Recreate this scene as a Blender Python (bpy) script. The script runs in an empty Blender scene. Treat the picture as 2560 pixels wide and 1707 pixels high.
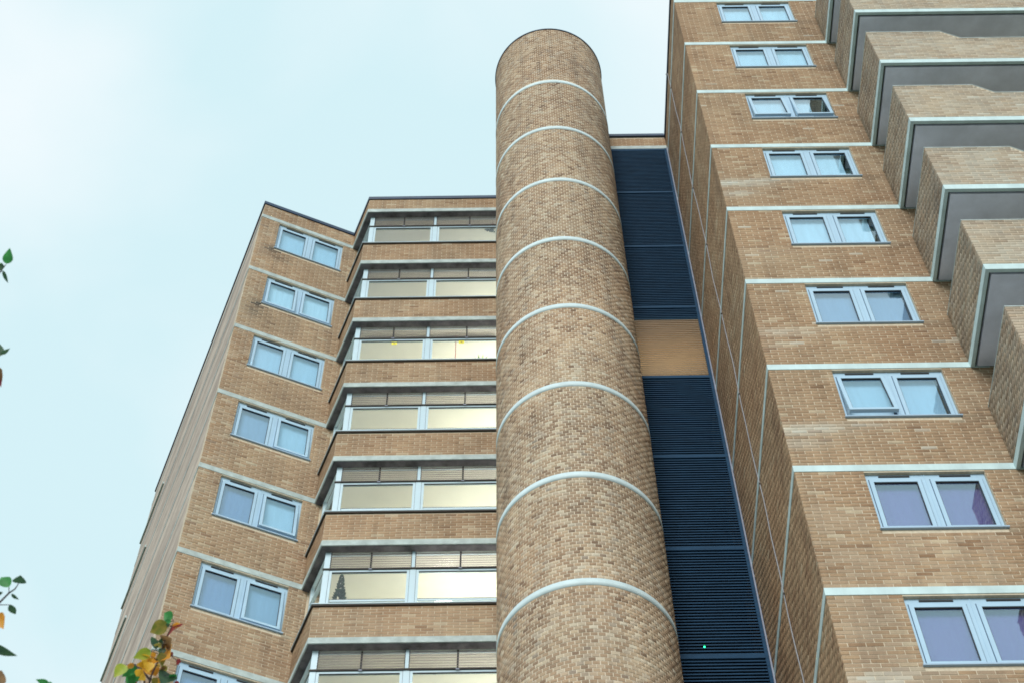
import bpy, math, random
import numpy as np
from mathutils import Vector, Matrix, noise as mnoise

rnd = random.Random(7)
nrs = np.random.RandomState(11)
scene = bpy.context.scene

# ------------------------------------------------------------------ camera
W_PX, H_PX, F_PX = 2560.0, 1707.0, 4288.13          # photograph size and focal length in its pixels
PITCH, ROLL, YAW = math.radians(58.7565), math.radians(-0.93646), math.radians(0.23537)
EYE = Vector((0.0, 0.0, 1.6))
FWD = Vector((math.sin(YAW) * math.cos(PITCH), math.cos(YAW) * math.cos(PITCH), math.sin(PITCH)))
_r = Vector((math.cos(YAW), -math.sin(YAW), 0.0))
_u = _r.cross(FWD)
RIGHT = _r * math.cos(ROLL) + _u * math.sin(ROLL)
UP = -_r * math.sin(ROLL) + _u * math.cos(ROLL)
cam_data = bpy.data.cameras.new("camera")
cam_data.sensor_width = 36.0
cam_data.lens = 36.0 * F_PX / W_PX
cam_data.clip_start = 0.1
cam_data.clip_end = 2000.0
cam_data.dof.use_dof = True
cam_data.dof.focus_distance = 30.0
cam_data.dof.aperture_fstop = 11.0
cam = bpy.data.objects.new("camera", cam_data)
scene.collection.objects.link(cam)
cm = Matrix((RIGHT, UP, -FWD)).transposed().to_4x4()
cm.translation = EYE
cam.matrix_world = cm
scene.camera = cam

# ------------------------------------------------------------------ world: overcast, pale blue-green sky
SUN_EL, SUN_AZ = math.radians(28), math.radians(193)   # azimuth clockwise from +Y; behind and left of the camera
world = bpy.data.worlds.new("World")
scene.world = world
world.use_nodes = True
nt = world.node_tree
nt.nodes.clear()
wout = nt.nodes.new("ShaderNodeOutputWorld")
sky = nt.nodes.new("ShaderNodeTexSky")
sky.sky_type = 'NISHITA'
sky.sun_disc = False
sky.sun_elevation = SUN_EL
sky.sun_rotation = SUN_AZ
bg_sky = nt.nodes.new("ShaderNodeBackground")
bg_sky.inputs['Strength'].default_value = 0.06
nt.links.new(sky.outputs[0], bg_sky.inputs['Color'])
tc = nt.nodes.new("ShaderNodeTexCoord")
mp = nt.nodes.new("ShaderNodeMapping")
mp.inputs['Scale'].default_value = (1.0, 1.0, 1.6)
mp.inputs['Location'].default_value = (0.35, 0.1, 0.2)
nz = nt.nodes.new("ShaderNodeTexNoise")
nz.inputs['Scale'].default_value = 3.4
nz.inputs['Detail'].default_value = 6.0
nz.inputs['Roughness'].default_value = 0.42
nz.inputs['Distortion'].default_value = 0.3
rp = nt.nodes.new("ShaderNodeValToRGB")
rp.color_ramp.elements[0].position = 0.38
rp.color_ramp.elements[0].color = (0.660, 0.870, 0.920, 1)
rp.color_ramp.elements[1].position = 0.60
rp.color_ramp.elements[1].color = (0.870, 0.955, 0.985, 1)
bg_cl = nt.nodes.new("ShaderNodeBackground")
bg_cl.inputs['Strength'].default_value = 0.54
mx = nt.nodes.new("ShaderNodeMixShader")
mx.inputs[0].default_value = 0.93
nt.links.new(tc.outputs['Generated'], mp.inputs['Vector'])
nt.links.new(mp.outputs[0], nz.inputs['Vector'])
nt.links.new(nz.outputs[0], rp.inputs[0])
nt.links.new(rp.outputs[0], bg_cl.inputs['Color'])
nt.links.new(bg_sky.outputs[0], mx.inputs[1])
nt.links.new(bg_cl.outputs[0], mx.inputs[2])
nt.links.new(mx.outputs[0], wout.inputs['Surface'])

# ------------------------------------------------------------------ sun through cloud
sun_data = bpy.data.lights.new("sun", 'SUN')
sun_data.energy = 1.5
sun_data.angle = math.radians(28)
sun_data.color = (1.0, 0.96, 0.90)
sun = bpy.data.objects.new("sun", sun_data)
scene.collection.objects.link(sun)
sd = Vector((math.sin(SUN_AZ) * math.cos(SUN_EL), math.cos(SUN_AZ) * math.cos(SUN_EL), math.sin(SUN_EL)))
sun.rotation_euler = sd.to_track_quat('Z', 'Y').to_euler()
sun.location = (-8, -12, 60)

vs = scene.view_settings
vs.view_transform = 'Standard'
vs.look = 'None'
vs.exposure = 1.0
vs.gamma = 1.0
vs.use_curve_mapping = False
scene.render.engine = 'CYCLES'
scene.cycles.filter_width = 1.7
scene.cycles.max_bounces = 8
scene.cycles.transparent_max_bounces = 12

# ------------------------------------------------------------------ measures (metres)
Z0, ST = 40.353, 2.7                  # top of the uppermost floor band; storey height
LV = lambda k: Z0 - ST * k
TX, TY = 4.012, 14.162                # corner of the right tower
BALX, BALY = 7.138, 12.432            # front left corner of the balconies
BX, BY = -3.489, 19.571               # corner of the glazed bay
LX, LY = -6.157, 19.654               # left corner of the angled wing
CX, CY, CR = 1.140, 17.518, 1.378     # round stair tower
LKY = 18.038                          # plane of the louvred link
COURSE = 0.075
ANG = math.radians(23.23)
DV = Vector((math.cos(ANG), math.sin(ANG), 0))      # along the wing's front
SV = Vector((-math.sin(ANG), math.cos(ANG), 0))     # into the wing
LP = Vector((LX, LY, 0))
IP = LP + DV * 2.423
BP = Vector((BX, BY, 0))
WING_LEN = 9.75
ZAX = Vector((0, 0, 1))


def ray(px, py):
    d = FWD * F_PX + RIGHT * (px - W_PX / 2) - UP * (py - H_PX / 2)
    return d.normalized()


def on_y(px, py, y):
    d = ray(px, py)
    return EYE + d * ((y - EYE.y) / d.y)


def at_dist(px, py, t):
    return EYE + ray(px, py) * t


def project(P):
    d = P - EYE
    z = d.dot(FWD)
    if z < 0.05:
        return None
    return (W_PX / 2 + F_PX * d.dot(RIGHT) / z, H_PX / 2 - F_PX * d.dot(UP) / z)


# ------------------------------------------------------------------ materials
MATS = {}


def nodes_of(m):
    m.use_nodes = True
    t = m.node_tree
    t.nodes.clear()
    o = t.nodes.new("ShaderNodeOutputMaterial")
    return t, o


def N(t, kind, **kw):
    n = t.nodes.new(kind)
    for k, v in kw.items():
        if k in n.inputs:
            n.inputs[k].default_value = v
        else:
            setattr(n, k, v)
    return n


def mixrgb(t, fac, a, b, blend='MIX'):
    n = t.nodes.new("ShaderNodeMix")
    n.data_type = 'RGBA'
    n.blend_type = blend
    for sock, v in ((n.inputs[0], fac), (n.inputs[6], a), (n.inputs[7], b)):
        if isinstance(v, (int, float)):
            sock.default_value = v
        elif isinstance(v, tuple):
            sock.default_value = v if len(v) == 4 else (*v, 1)
        else:
            t.links.new(v, sock)
    return n.outputs[2]


def ramp(t, src, stops):
    r = t.nodes.new("ShaderNodeValToRGB")
    els = r.color_ramp.elements
    while len(els) < len(stops):
        els.new(0.5)
    for e, (p, c) in zip(els, stops):
        e.position = p
        e.color = c if len(c) == 4 else (*c, 1)
    t.links.new(src, r.inputs[0])
    return r.outputs[0]


def noise(t, scale, detail=4, rough=0.55, vec=None, stretch=None):
    g = t.nodes.new("ShaderNodeNewGeometry")
    src = vec if vec is not None else g.outputs['Position']
    if stretch:
        mpp = t.nodes.new("ShaderNodeMapping")
        mpp.inputs['Scale'].default_value = stretch
        t.links.new(src, mpp.inputs['Vector'])
        src = mpp.outputs[0]
    n = t.nodes.new("ShaderNodeTexNoise")
    n.inputs['Scale'].default_value = scale
    n.inputs['Detail'].default_value = detail
    n.inputs['Roughness'].default_value = rough
    t.links.new(src, n.inputs['Vector'])
    return n.outputs[0]


def plain(name, col, rough=0.6, var=0.12, scale=6.0, stretch=None, metal=0.0, bump=0.0, spec=0.4):
    """a plain painted / cast surface with a little uneven tone"""
    m = bpy.data.materials.new(name)
    t, o = nodes_of(m)
    b = N(t, "ShaderNodeBsdfPrincipled")
    b.inputs['Roughness'].default_value = rough
    b.inputs['Metallic'].default_value = metal
    b.inputs['Specular IOR Level'].default_value = spec
    nn = noise(t, scale, 5, 0.6, stretch=stretch)
    lo = tuple(max(0, c * (1 - var)) for c in col)
    hi = tuple(min(1, c * (1 + var)) for c in col)
    c = ramp(t, nn, [(0.3, lo), (0.7, hi)])
    t.links.new(c, b.inputs['Base Color'])
    if bump:
        bp = N(t, "ShaderNodeBump")
        bp.inputs['Strength'].default_value = bump
        bp.inputs['Distance'].default_value = 0.004
        t.links.new(noise(t, scale * 12, 3), bp.inputs['Height'])
        t.links.new(bp.outputs[0], b.inputs['Normal'])
    t.links.new(b.outputs[0], o.inputs['Surface'])
    MATS[name] = m
    return m


def brick_mat(name, stops):
    """clay brick: tone per brick in the 'tint' attribute (r), soot in g, lime bloom in b"""
    m = bpy.data.materials.new(name)
    t, o = nodes_of(m)
    b = N(t, "ShaderNodeBsdfPrincipled")
    b.inputs['Roughness'].default_value = 0.85
    b.inputs['Specular IOR Level'].default_value = 0.25
    at = N(t, "ShaderNodeAttribute")
    at.attribute_name = 'tint'
    sp = t.nodes.new("ShaderNodeSeparateColor")
    t.links.new(at.outputs['Color'], sp.inputs[0])
    c = ramp(t, sp.outputs[0], stops)
    fine = noise(t, 70, 3, 0.7)
    c = mixrgb(t, 0.34, c, ramp(t, fine, [(0.32, (0.45, 0.45, 0.45)), (0.66, (1.25, 1.22, 1.18))]), 'MULTIPLY')
    big = noise(t, 0.9, 4, 0.55, stretch=(1, 1, 0.45))
    c = mixrgb(t, 0.6, c, ramp(t, big, [(0.3, (0.76, 0.74, 0.72)), (0.7, (1.12, 1.12, 1.10))]), 'MULTIPLY')
    warm = noise(t, 0.45, 2, 0.5)
    c = mixrgb(t, 0.5, c, ramp(t, warm, [(0.35, (1.05, 0.98, 0.92)), (0.65, (0.95, 1.01, 1.03))]), 'MULTIPLY')
    stk = noise(t, 2.2, 4, 0.6, stretch=(2.2, 2.2, 0.22))
    c = mixrgb(t, 0.55, c, ramp(t, stk, [(0.33, (0.70, 0.70, 0.71)), (0.52, (1.04, 1.04, 1.03)), (0.72, (1.14, 1.17, 1.17))]), 'MULTIPLY')
    c = mixrgb(t, sp.outputs[2], c, (0.56, 0.60, 0.55))
    c = mixrgb(t, sp.outputs[1], c, (0.022, 0.024, 0.026))
    t.links.new(c, b.inputs['Base Color'])
    bp = N(t, "ShaderNodeBump")
    bp.inputs['Strength'].default_value = 0.5
    bp.inputs['Distance'].default_value = 0.004
    t.links.new(noise(t, 110, 3, 0.7), bp.inputs['Height'])
    t.links.new(bp.outputs[0], b.inputs['Normal'])
    t.links.new(b.outputs[0], o.inputs['Surface'])
    MATS[name] = m
    return m


def far_brick_mat(name, ax_ang, c1=(0.40, 0.30, 0.22), c2=(0.27, 0.19, 0.14)):
    """brickwork seen edge-on or out of the picture: courses in the material"""
    m = bpy.data.materials.new(name)
    t, o = nodes_of(m)
    b = N(t, "ShaderNodeBsdfPrincipled")
    b.inputs['Roughness'].default_value = 0.88
    b.inputs['Specular IOR Level'].default_value = 0.2
    g = t.nodes.new("ShaderNodeNewGeometry")
    sx = t.nodes.new("ShaderNodeSeparateXYZ")
    t.links.new(g.outputs['Position'], sx.inputs[0])
    m1 = N(t, "ShaderNodeMath", operation='MULTIPLY')
    m1.inputs[1].default_value = math.cos(ax_ang)
    t.links.new(sx.outputs[0], m1.inputs[0])
    m2 = N(t, "ShaderNodeMath", operation='MULTIPLY_ADD')
    m2.inputs[1].default_value = math.sin(ax_ang)
    t.links.new(sx.outputs[1], m2.inputs[0])
    t.links.new(m1.outputs[0], m2.inputs[2])
    cb = t.nodes.new("ShaderNodeCombineXYZ")
    t.links.new(m2.outputs[0], cb.inputs[0])
    t.links.new(sx.outputs[2], cb.inputs[1])
    br = t.nodes.new("ShaderNodeTexBrick")
    br.inputs['Scale'].default_value = 1.0
    br.inputs['Brick Width'].default_value = 0.225
    br.inputs['Row Height'].default_value = 0.075
    br.inputs['Mortar Size'].default_value = 0.005
    br.inputs['Color1'].default_value = (*c1, 1)
    br.inputs['Color2'].default_value = (*c2, 1)
    br.inputs['Mortar'].default_value = (0.36, 0.33, 0.28, 1)
    t.links.new(cb.outputs[0], br.inputs['Vector'])
    c = br.outputs['Color']
    st = noise(t, 0.8, 5, 0.6, stretch=(0.35, 0.35, 2.2))
    c = mixrgb(t, 0.85, c, ramp(t, st, [(0.34, (0.62, 0.60, 0.60)), (0.62, (1.3, 1.36, 1.34))]), 'MULTIPLY')
    t.links.new(c, b.inputs['Base Color'])
    t.links.new(b.outputs[0], o.inputs['Surface'])
    MATS[name] = m
    return m


def glass_mat(name, r0=0.05, tint=(1, 1, 1), coat=(1, 1, 1)):
    m = bpy.data.materials.new(name)
    t, o = nodes_of(m)
    tr = N(t, "ShaderNodeBsdfTransparent")
    tr.inputs['Color'].default_value = (*tint, 1)
    gl = N(t, "ShaderNodeBsdfGlossy")
    gl.inputs['Roughness'].default_value = 0.015
    gl.inputs['Color'].default_value = (*coat, 1)
    lw_n = N(t, "ShaderNodeLayerWeight")          # Schlick reflectance, the same from both sides of the sheet
    pw = N(t, "ShaderNodeMath", operation='POWER')
    pw.inputs[1].default_value = 5.0
    t.links.new(lw_n.outputs['Facing'], pw.inputs[0])
    fr = N(t, "ShaderNodeMath", operation='MULTIPLY_ADD')
    fr.inputs[1].default_value = 1.0 - r0
    fr.inputs[2].default_value = r0
    t.links.new(pw.outputs[0], fr.inputs[0])
    lw_n.inputs['Blend'].default_value = 0.5
    bp = N(t, "ShaderNodeBump")
    bp.inputs['Strength'].default_value = 0.05
    bp.inputs['Distance'].default_value = 0.02
    t.links.new(noise(t, 2.5, 2), bp.inputs['Height'])
    t.links.new(bp.outputs[0], gl.inputs['Normal'])
    mix = t.nodes.new("ShaderNodeMixShader")
    t.links.new(fr.outputs[0], mix.inputs[0])
    t.links.new(tr.outputs[0], mix.inputs[1])
    t.links.new(gl.outputs[0], mix.inputs[2])
    t.links.new(mix.outputs[0], o.inputs['Surface'])
    MATS[name] = m
    return m


def emit_mat(name, col, s):
    m = bpy.data.materials.new(name)
    t, o = nodes_of(m)
    e = N(t, "ShaderNodeEmission")
    e.inputs['Color'].default_value = (*col, 1)
    e.inputs['Strength'].default_value = s
    t.links.new(e.outputs[0], o.inputs['Surface'])
    MATS[name] = m
    return m


def leaf_mat(name, c1, c2):
    m = bpy.data.materials.new(name)
    t, o = nodes_of(m)
    b = N(t, "ShaderNodeBsdfPrincipled")
    b.inputs['Roughness'].default_value = 0.5
    tl = N(t, "ShaderNodeBsdfTranslucent")
    c = ramp(t, noise(t, 45, 4, 0.6), [(0.36, c1), (0.64, c2)])
    t.links.new(c, b.inputs['Base Color'])
    t.links.new(c, tl.inputs['Color'])
    mix = t.nodes.new("ShaderNodeMixShader")
    mix.inputs[0].default_value = 0.5
    t.links.new(b.outputs[0], mix.inputs[1])
    t.links.new(tl.outputs[0], mix.inputs[2])
    t.links.new(mix.outputs[0], o.inputs['Surface'])
    MATS[name] = m
    return m


brick_mat('flat_brick', [(0.0, (0.165, 0.095, 0.058)), (0.35, (0.286, 0.188, 0.116)),
                         (0.7, (0.365, 0.260, 0.168)), (1.0, (0.43, 0.365, 0.270))])
brick_mat('round_brick', [(0.0, (0.185, 0.124, 0.086)), (0.4, (0.325, 0.232, 0.158)),
                          (0.75, (0.430, 0.330, 0.232)), (1.0, (0.49, 0.42, 0.325))])
plain('mortar', (0.50, 0.44, 0.34), 0.9, 0.15, 20)
plain('round_mortar', (0.56, 0.50, 0.40), 0.9, 0.15, 20)
far_brick_mat('brick_front', 0.0)
far_brick_mat('brick_side', math.pi / 2)
far_brick_mat('brick_wing', ANG)
far_brick_mat('brick_wing_side', ANG + math.pi / 2, (0.42, 0.345, 0.30), (0.31, 0.25, 0.22))
plain('ring_paint', (0.46, 0.57, 0.60), 0.6, 0.10, 3.0)
plain('white_band', (0.44, 0.575, 0.60), 0.6, 0.14, 2.2, stretch=(1.5, 1.5, 0.6))
plain('concrete_band', (0.36, 0.43, 0.43), 0.8, 0.22, 5.0, bump=0.3)
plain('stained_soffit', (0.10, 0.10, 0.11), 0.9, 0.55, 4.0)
plain('grey_soffit', (0.66, 0.71, 0.86), 0.85, 0.16, 1.6, bump=0.2)
plain('groove', (0.10, 0.11, 0.10), 0.9, 0.2)
plain('dark_metal', (0.018, 0.040, 0.085), 0.45, 0.2, 3.0)
plain('blue_frame', (0.34, 0.50, 0.64), 0.35, 0.05, 2.0)
plain('white_frame', (0.44, 0.58, 0.66), 0.35, 0.05, 2.0)
plain('sill_metal', (0.30, 0.42, 0.55), 0.4, 0.08, 2.0)
plain('seal_blue', (0.03, 0.06, 0.12), 0.7, 0.2)
plain('black_vent', (0.012, 0.013, 0.016), 0.6, 0.2)
plain('louvre_navy', (0.010, 0.044, 0.095), 0.7, 0.25, 2.5, stretch=(1, 1, 6), spec=0.15)
plain('louvre_lit_bronze', (0.20, 0.155, 0.11), 0.5, 0.15, 2.5, stretch=(1, 1, 6))  # slats at the lit landing: lighter bronze, glow from within partly painted in
plain('trim_grey', (0.22, 0.25, 0.33), 0.5, 0.15, 5.0)
plain('conductor_grey', (0.27, 0.28, 0.31), 0.5, 0.1, 5.0)
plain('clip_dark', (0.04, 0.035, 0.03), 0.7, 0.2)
plain('dark_room', (0.045, 0.055, 0.065), 0.9, 0.2)
plain('cream_ceiling', (0.67, 0.68, 0.61), 0.9, 0.04, 1.5)
plain('grey_ceiling', (0.50, 0.47, 0.38), 0.9, 0.05, 1.5)
plain('stair_wall', (0.62, 0.50, 0.30), 0.9, 0.08, 1.5)
plain('dark_shaft', (0.012, 0.016, 0.024), 0.9, 0.2)
plain('blade_edge', (0.22, 0.20, 0.21), 0.5, 0.3, 2.0)
plain('paving', (0.36, 0.35, 0.33), 0.9, 0.2, 1.2, bump=0.3)
plain('grass', (0.06, 0.09, 0.035), 0.9, 0.3, 2.0, bump=0.5)
plain('kerb_stone', (0.32, 0.31, 0.30), 0.9, 0.15, 3.0)
plain('bark', (0.10, 0.08, 0.065), 0.9, 0.3, 20.0, bump=0.6)
plain('twig', (0.075, 0.055, 0.06), 0.8, 0.2, 20.0)
plain('terracotta', (0.35, 0.13, 0.07), 0.8, 0.1)
plain('rail_steel', (0.03, 0.045, 0.075), 0.5, 0.2)
plain('bracket_steel', (0.55, 0.62, 0.70), 0.4, 0.1)
plain('sticker_yellow', (0.75, 0.70, 0.05), 0.5, 0.05)
plain('red_cord', (0.5, 0.07, 0.03), 0.6, 0.05)
plain('roof_felt', (0.08, 0.08, 0.085), 0.9, 0.2)
plain('plug_white', (0.75, 0.78, 0.82), 0.5, 0.05)
for nm, cc in (('blind_white', (0.78, 0.85, 0.88)), ('blind_pale', (0.58, 0.69, 0.77)), ('blind_grey', (0.30, 0.39, 0.52)),
               ('blind_blue', (0.17, 0.26, 0.44)), ('blind_purple', (0.23, 0.13, 0.34))):
    plain(nm, cc, 0.9, 0.07, 1.6, stretch=(6, 6, 0.6))
glass_mat('window_glass', 0.19, (0.84, 0.94, 1.0), (0.84, 0.97, 1.0))
glass_mat('bay_glass', 0.045)
glass_mat('blade_glass', 0.07, (0.97, 0.95, 0.98), (1.0, 0.97, 1.0))
emit_mat('lamp_glow', (1.0, 0.97, 0.86), 7.0)
emit_mat('green_led', (0.02, 1.0, 0.25), 4.0)
leaf_mat('leaf_green', (0.03, 0.20, 0.05), (0.06, 0.32, 0.08))
leaf_mat('leaf_olive', (0.16, 0.20, 0.03), (0.34, 0.27, 0.05))
leaf_mat('leaf_yellow', (0.70, 0.40, 0.02), (0.80, 0.50, 0.05))
leaf_mat('leaf_orange', (0.62, 0.25, 0.02), (0.74, 0.38, 0.06))
leaf_mat('leaf_lime', (0.30, 0.42, 0.04), (0.42, 0.46, 0.05))
leaf_mat('leaf_red', (0.20, 0.02, 0.03), (0.32, 0.05, 0.05))
leaf_mat('leaf_brown', (0.20, 0.12, 0.05), (0.30, 0.17, 0.07))
leaf_mat('leaf_dark', (0.03, 0.09, 0.05), (0.06, 0.13, 0.06))
leaf_mat('plant_dark', (0.012, 0.035, 0.025), (0.02, 0.06, 0.035))
leaf_mat('plant_green', (0.06, 0.16, 0.03), (0.12, 0.24, 0.05))


# ------------------------------------------------------------------ mesh and object helpers
class MB:
    """collects shapes for ONE mesh object"""

    def __init__(self):
        self.v, self.f = [], []

    def quad(self, a, b, c, d):
        i = len(self.v)
        self.v += [tuple(a), tuple(b), tuple(c), tuple(d)]
        self.f.append((i, i + 1, i + 2, i + 3))
        return self

    def hexa(self, p):                       # 8 points: bottom 0-3 ccw, top 4-7
        i = len(self.v)
        self.v += [tuple(q) for q in p]
        self.f += [(i, i + 3, i + 2, i + 1), (i + 4, i + 5, i + 6, i + 7), (i, i + 1, i + 5, i + 4),
                   (i + 1, i + 2, i + 6, i + 5), (i + 2, i + 3, i + 7, i + 6), (i + 3, i, i + 4, i + 7)]
        return self

    def box(self, x0, x1, y0, y1, z0, z1, M=None):
        p = [Vector(q) for q in ((x0, y0, z0), (x1, y0, z0), (x1, y1, z0), (x0, y1, z0),
                                 (x0, y0, z1), (x1, y0, z1), (x1, y1, z1), (x0, y1, z1))]
        return self.hexa([M @ q for q in p] if M else p)

    def prism(self, poly, z0, z1, M=None):   # vertical prism of a plan polygon
        i, n = len(self.v), len(poly)
        P = [Vector((q[0], q[1], z0)) for q in poly] + [Vector((q[0], q[1], z1)) for q in poly]
        self.v += [tuple(M @ q if M else q) for q in P]
        self.f.append(tuple(i + n - 1 - k for k in range(n)))
        self.f.append(tuple(i + n + k for k in range(n)))
        for k in range(n):
            j = (k + 1) % n
            self.f.append((i + k, i + j, i + n + j, i + n + k))
        return self

    def tube(self, pts, rads, n=8):
        pts = [Vector(p) for p in pts]
        rings = []
        for k, p in enumerate(pts):
            d = (pts[min(k + 1, len(pts) - 1)] - pts[max(k - 1, 0)]).normalized()
            a = d.cross(Vector((0.3, 0.2, 1.0)))
            if a.length < 1e-3:
                a = d.cross(Vector((1, 0, 0)))
            a.normalize()
            b = d.cross(a)
            r = rads[k] if isinstance(rads, (list, tuple)) else rads
            i = len(self.v)
            for q in range(n):
                th = 2 * math.pi * q / n
                self.v.append(tuple(p + (a * math.cos(th) + b * math.sin(th)) * r))
            rings.append(i)
        for k in range(len(rings) - 1):
            for q in range(n):
                j = (q + 1) % n
                self.f.append((rings[k] + q, rings[k] + j, rings[k + 1] + j, rings[k + 1] + q))
        self.f.append(tuple(rings[0] + q for q in reversed(range(n))))
        self.f.append(tuple(rings[-1] + q for q in range(n)))
        return self

    def mesh(self, name, mat):
        me = bpy.data.meshes.new(name)
        me.from_pydata(self.v, [], self.f)
        me.materials.append(MATS[mat])
        me.update()
        return me

    def build(self, name, mat, parent=None, top=None):
        return link(name, self.mesh(name, mat), parent)


def link(name, me, parent=None, M=None):
    o = bpy.data.objects.new(name, me)
    scene.collection.objects.link(o)
    if M is not None:
        o.matrix_world = M
    if parent is not None:
        o.parent = parent
        o.matrix_parent_inverse = WORLD_INV.get(parent.name, Matrix.Identity(4))
    return o


WORLD_INV = {}


def thing(name, label, cat, loc, group=None):
    o = bpy.data.objects.new(name, None)
    scene.collection.objects.link(o)
    o.location = loc
    o.empty_display_size = 0.3
    o['label'] = label
    o['category'] = cat
    if group:
        o['group'] = group
    WORLD_INV[o.name] = Matrix.Translation(-Vector(loc))
    return o


def tag(o, label=None, cat=None, group=None, kind=None):
    if label:
        o['label'] = label
    if cat:
        o['category'] = cat
    if group:
        o['group'] = group
    if kind:
        o['kind'] = kind
    return o


def smooth(o):
    o.data.polygons.foreach_set('use_smooth', [True] * len(o.data.polygons))
    return o


def frame(O, u, inward):
    """matrix with x = u (to the right seen from outside), y = into the wall, z = up"""
    m = Matrix((u, inward, ZAX)).transposed().to_4x4()
    m.translation = O
    return m


# ------------------------------------------------------------------ bricks, one by one
BR_D = 0.016     # how far a brick body reaches back from its face


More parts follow.
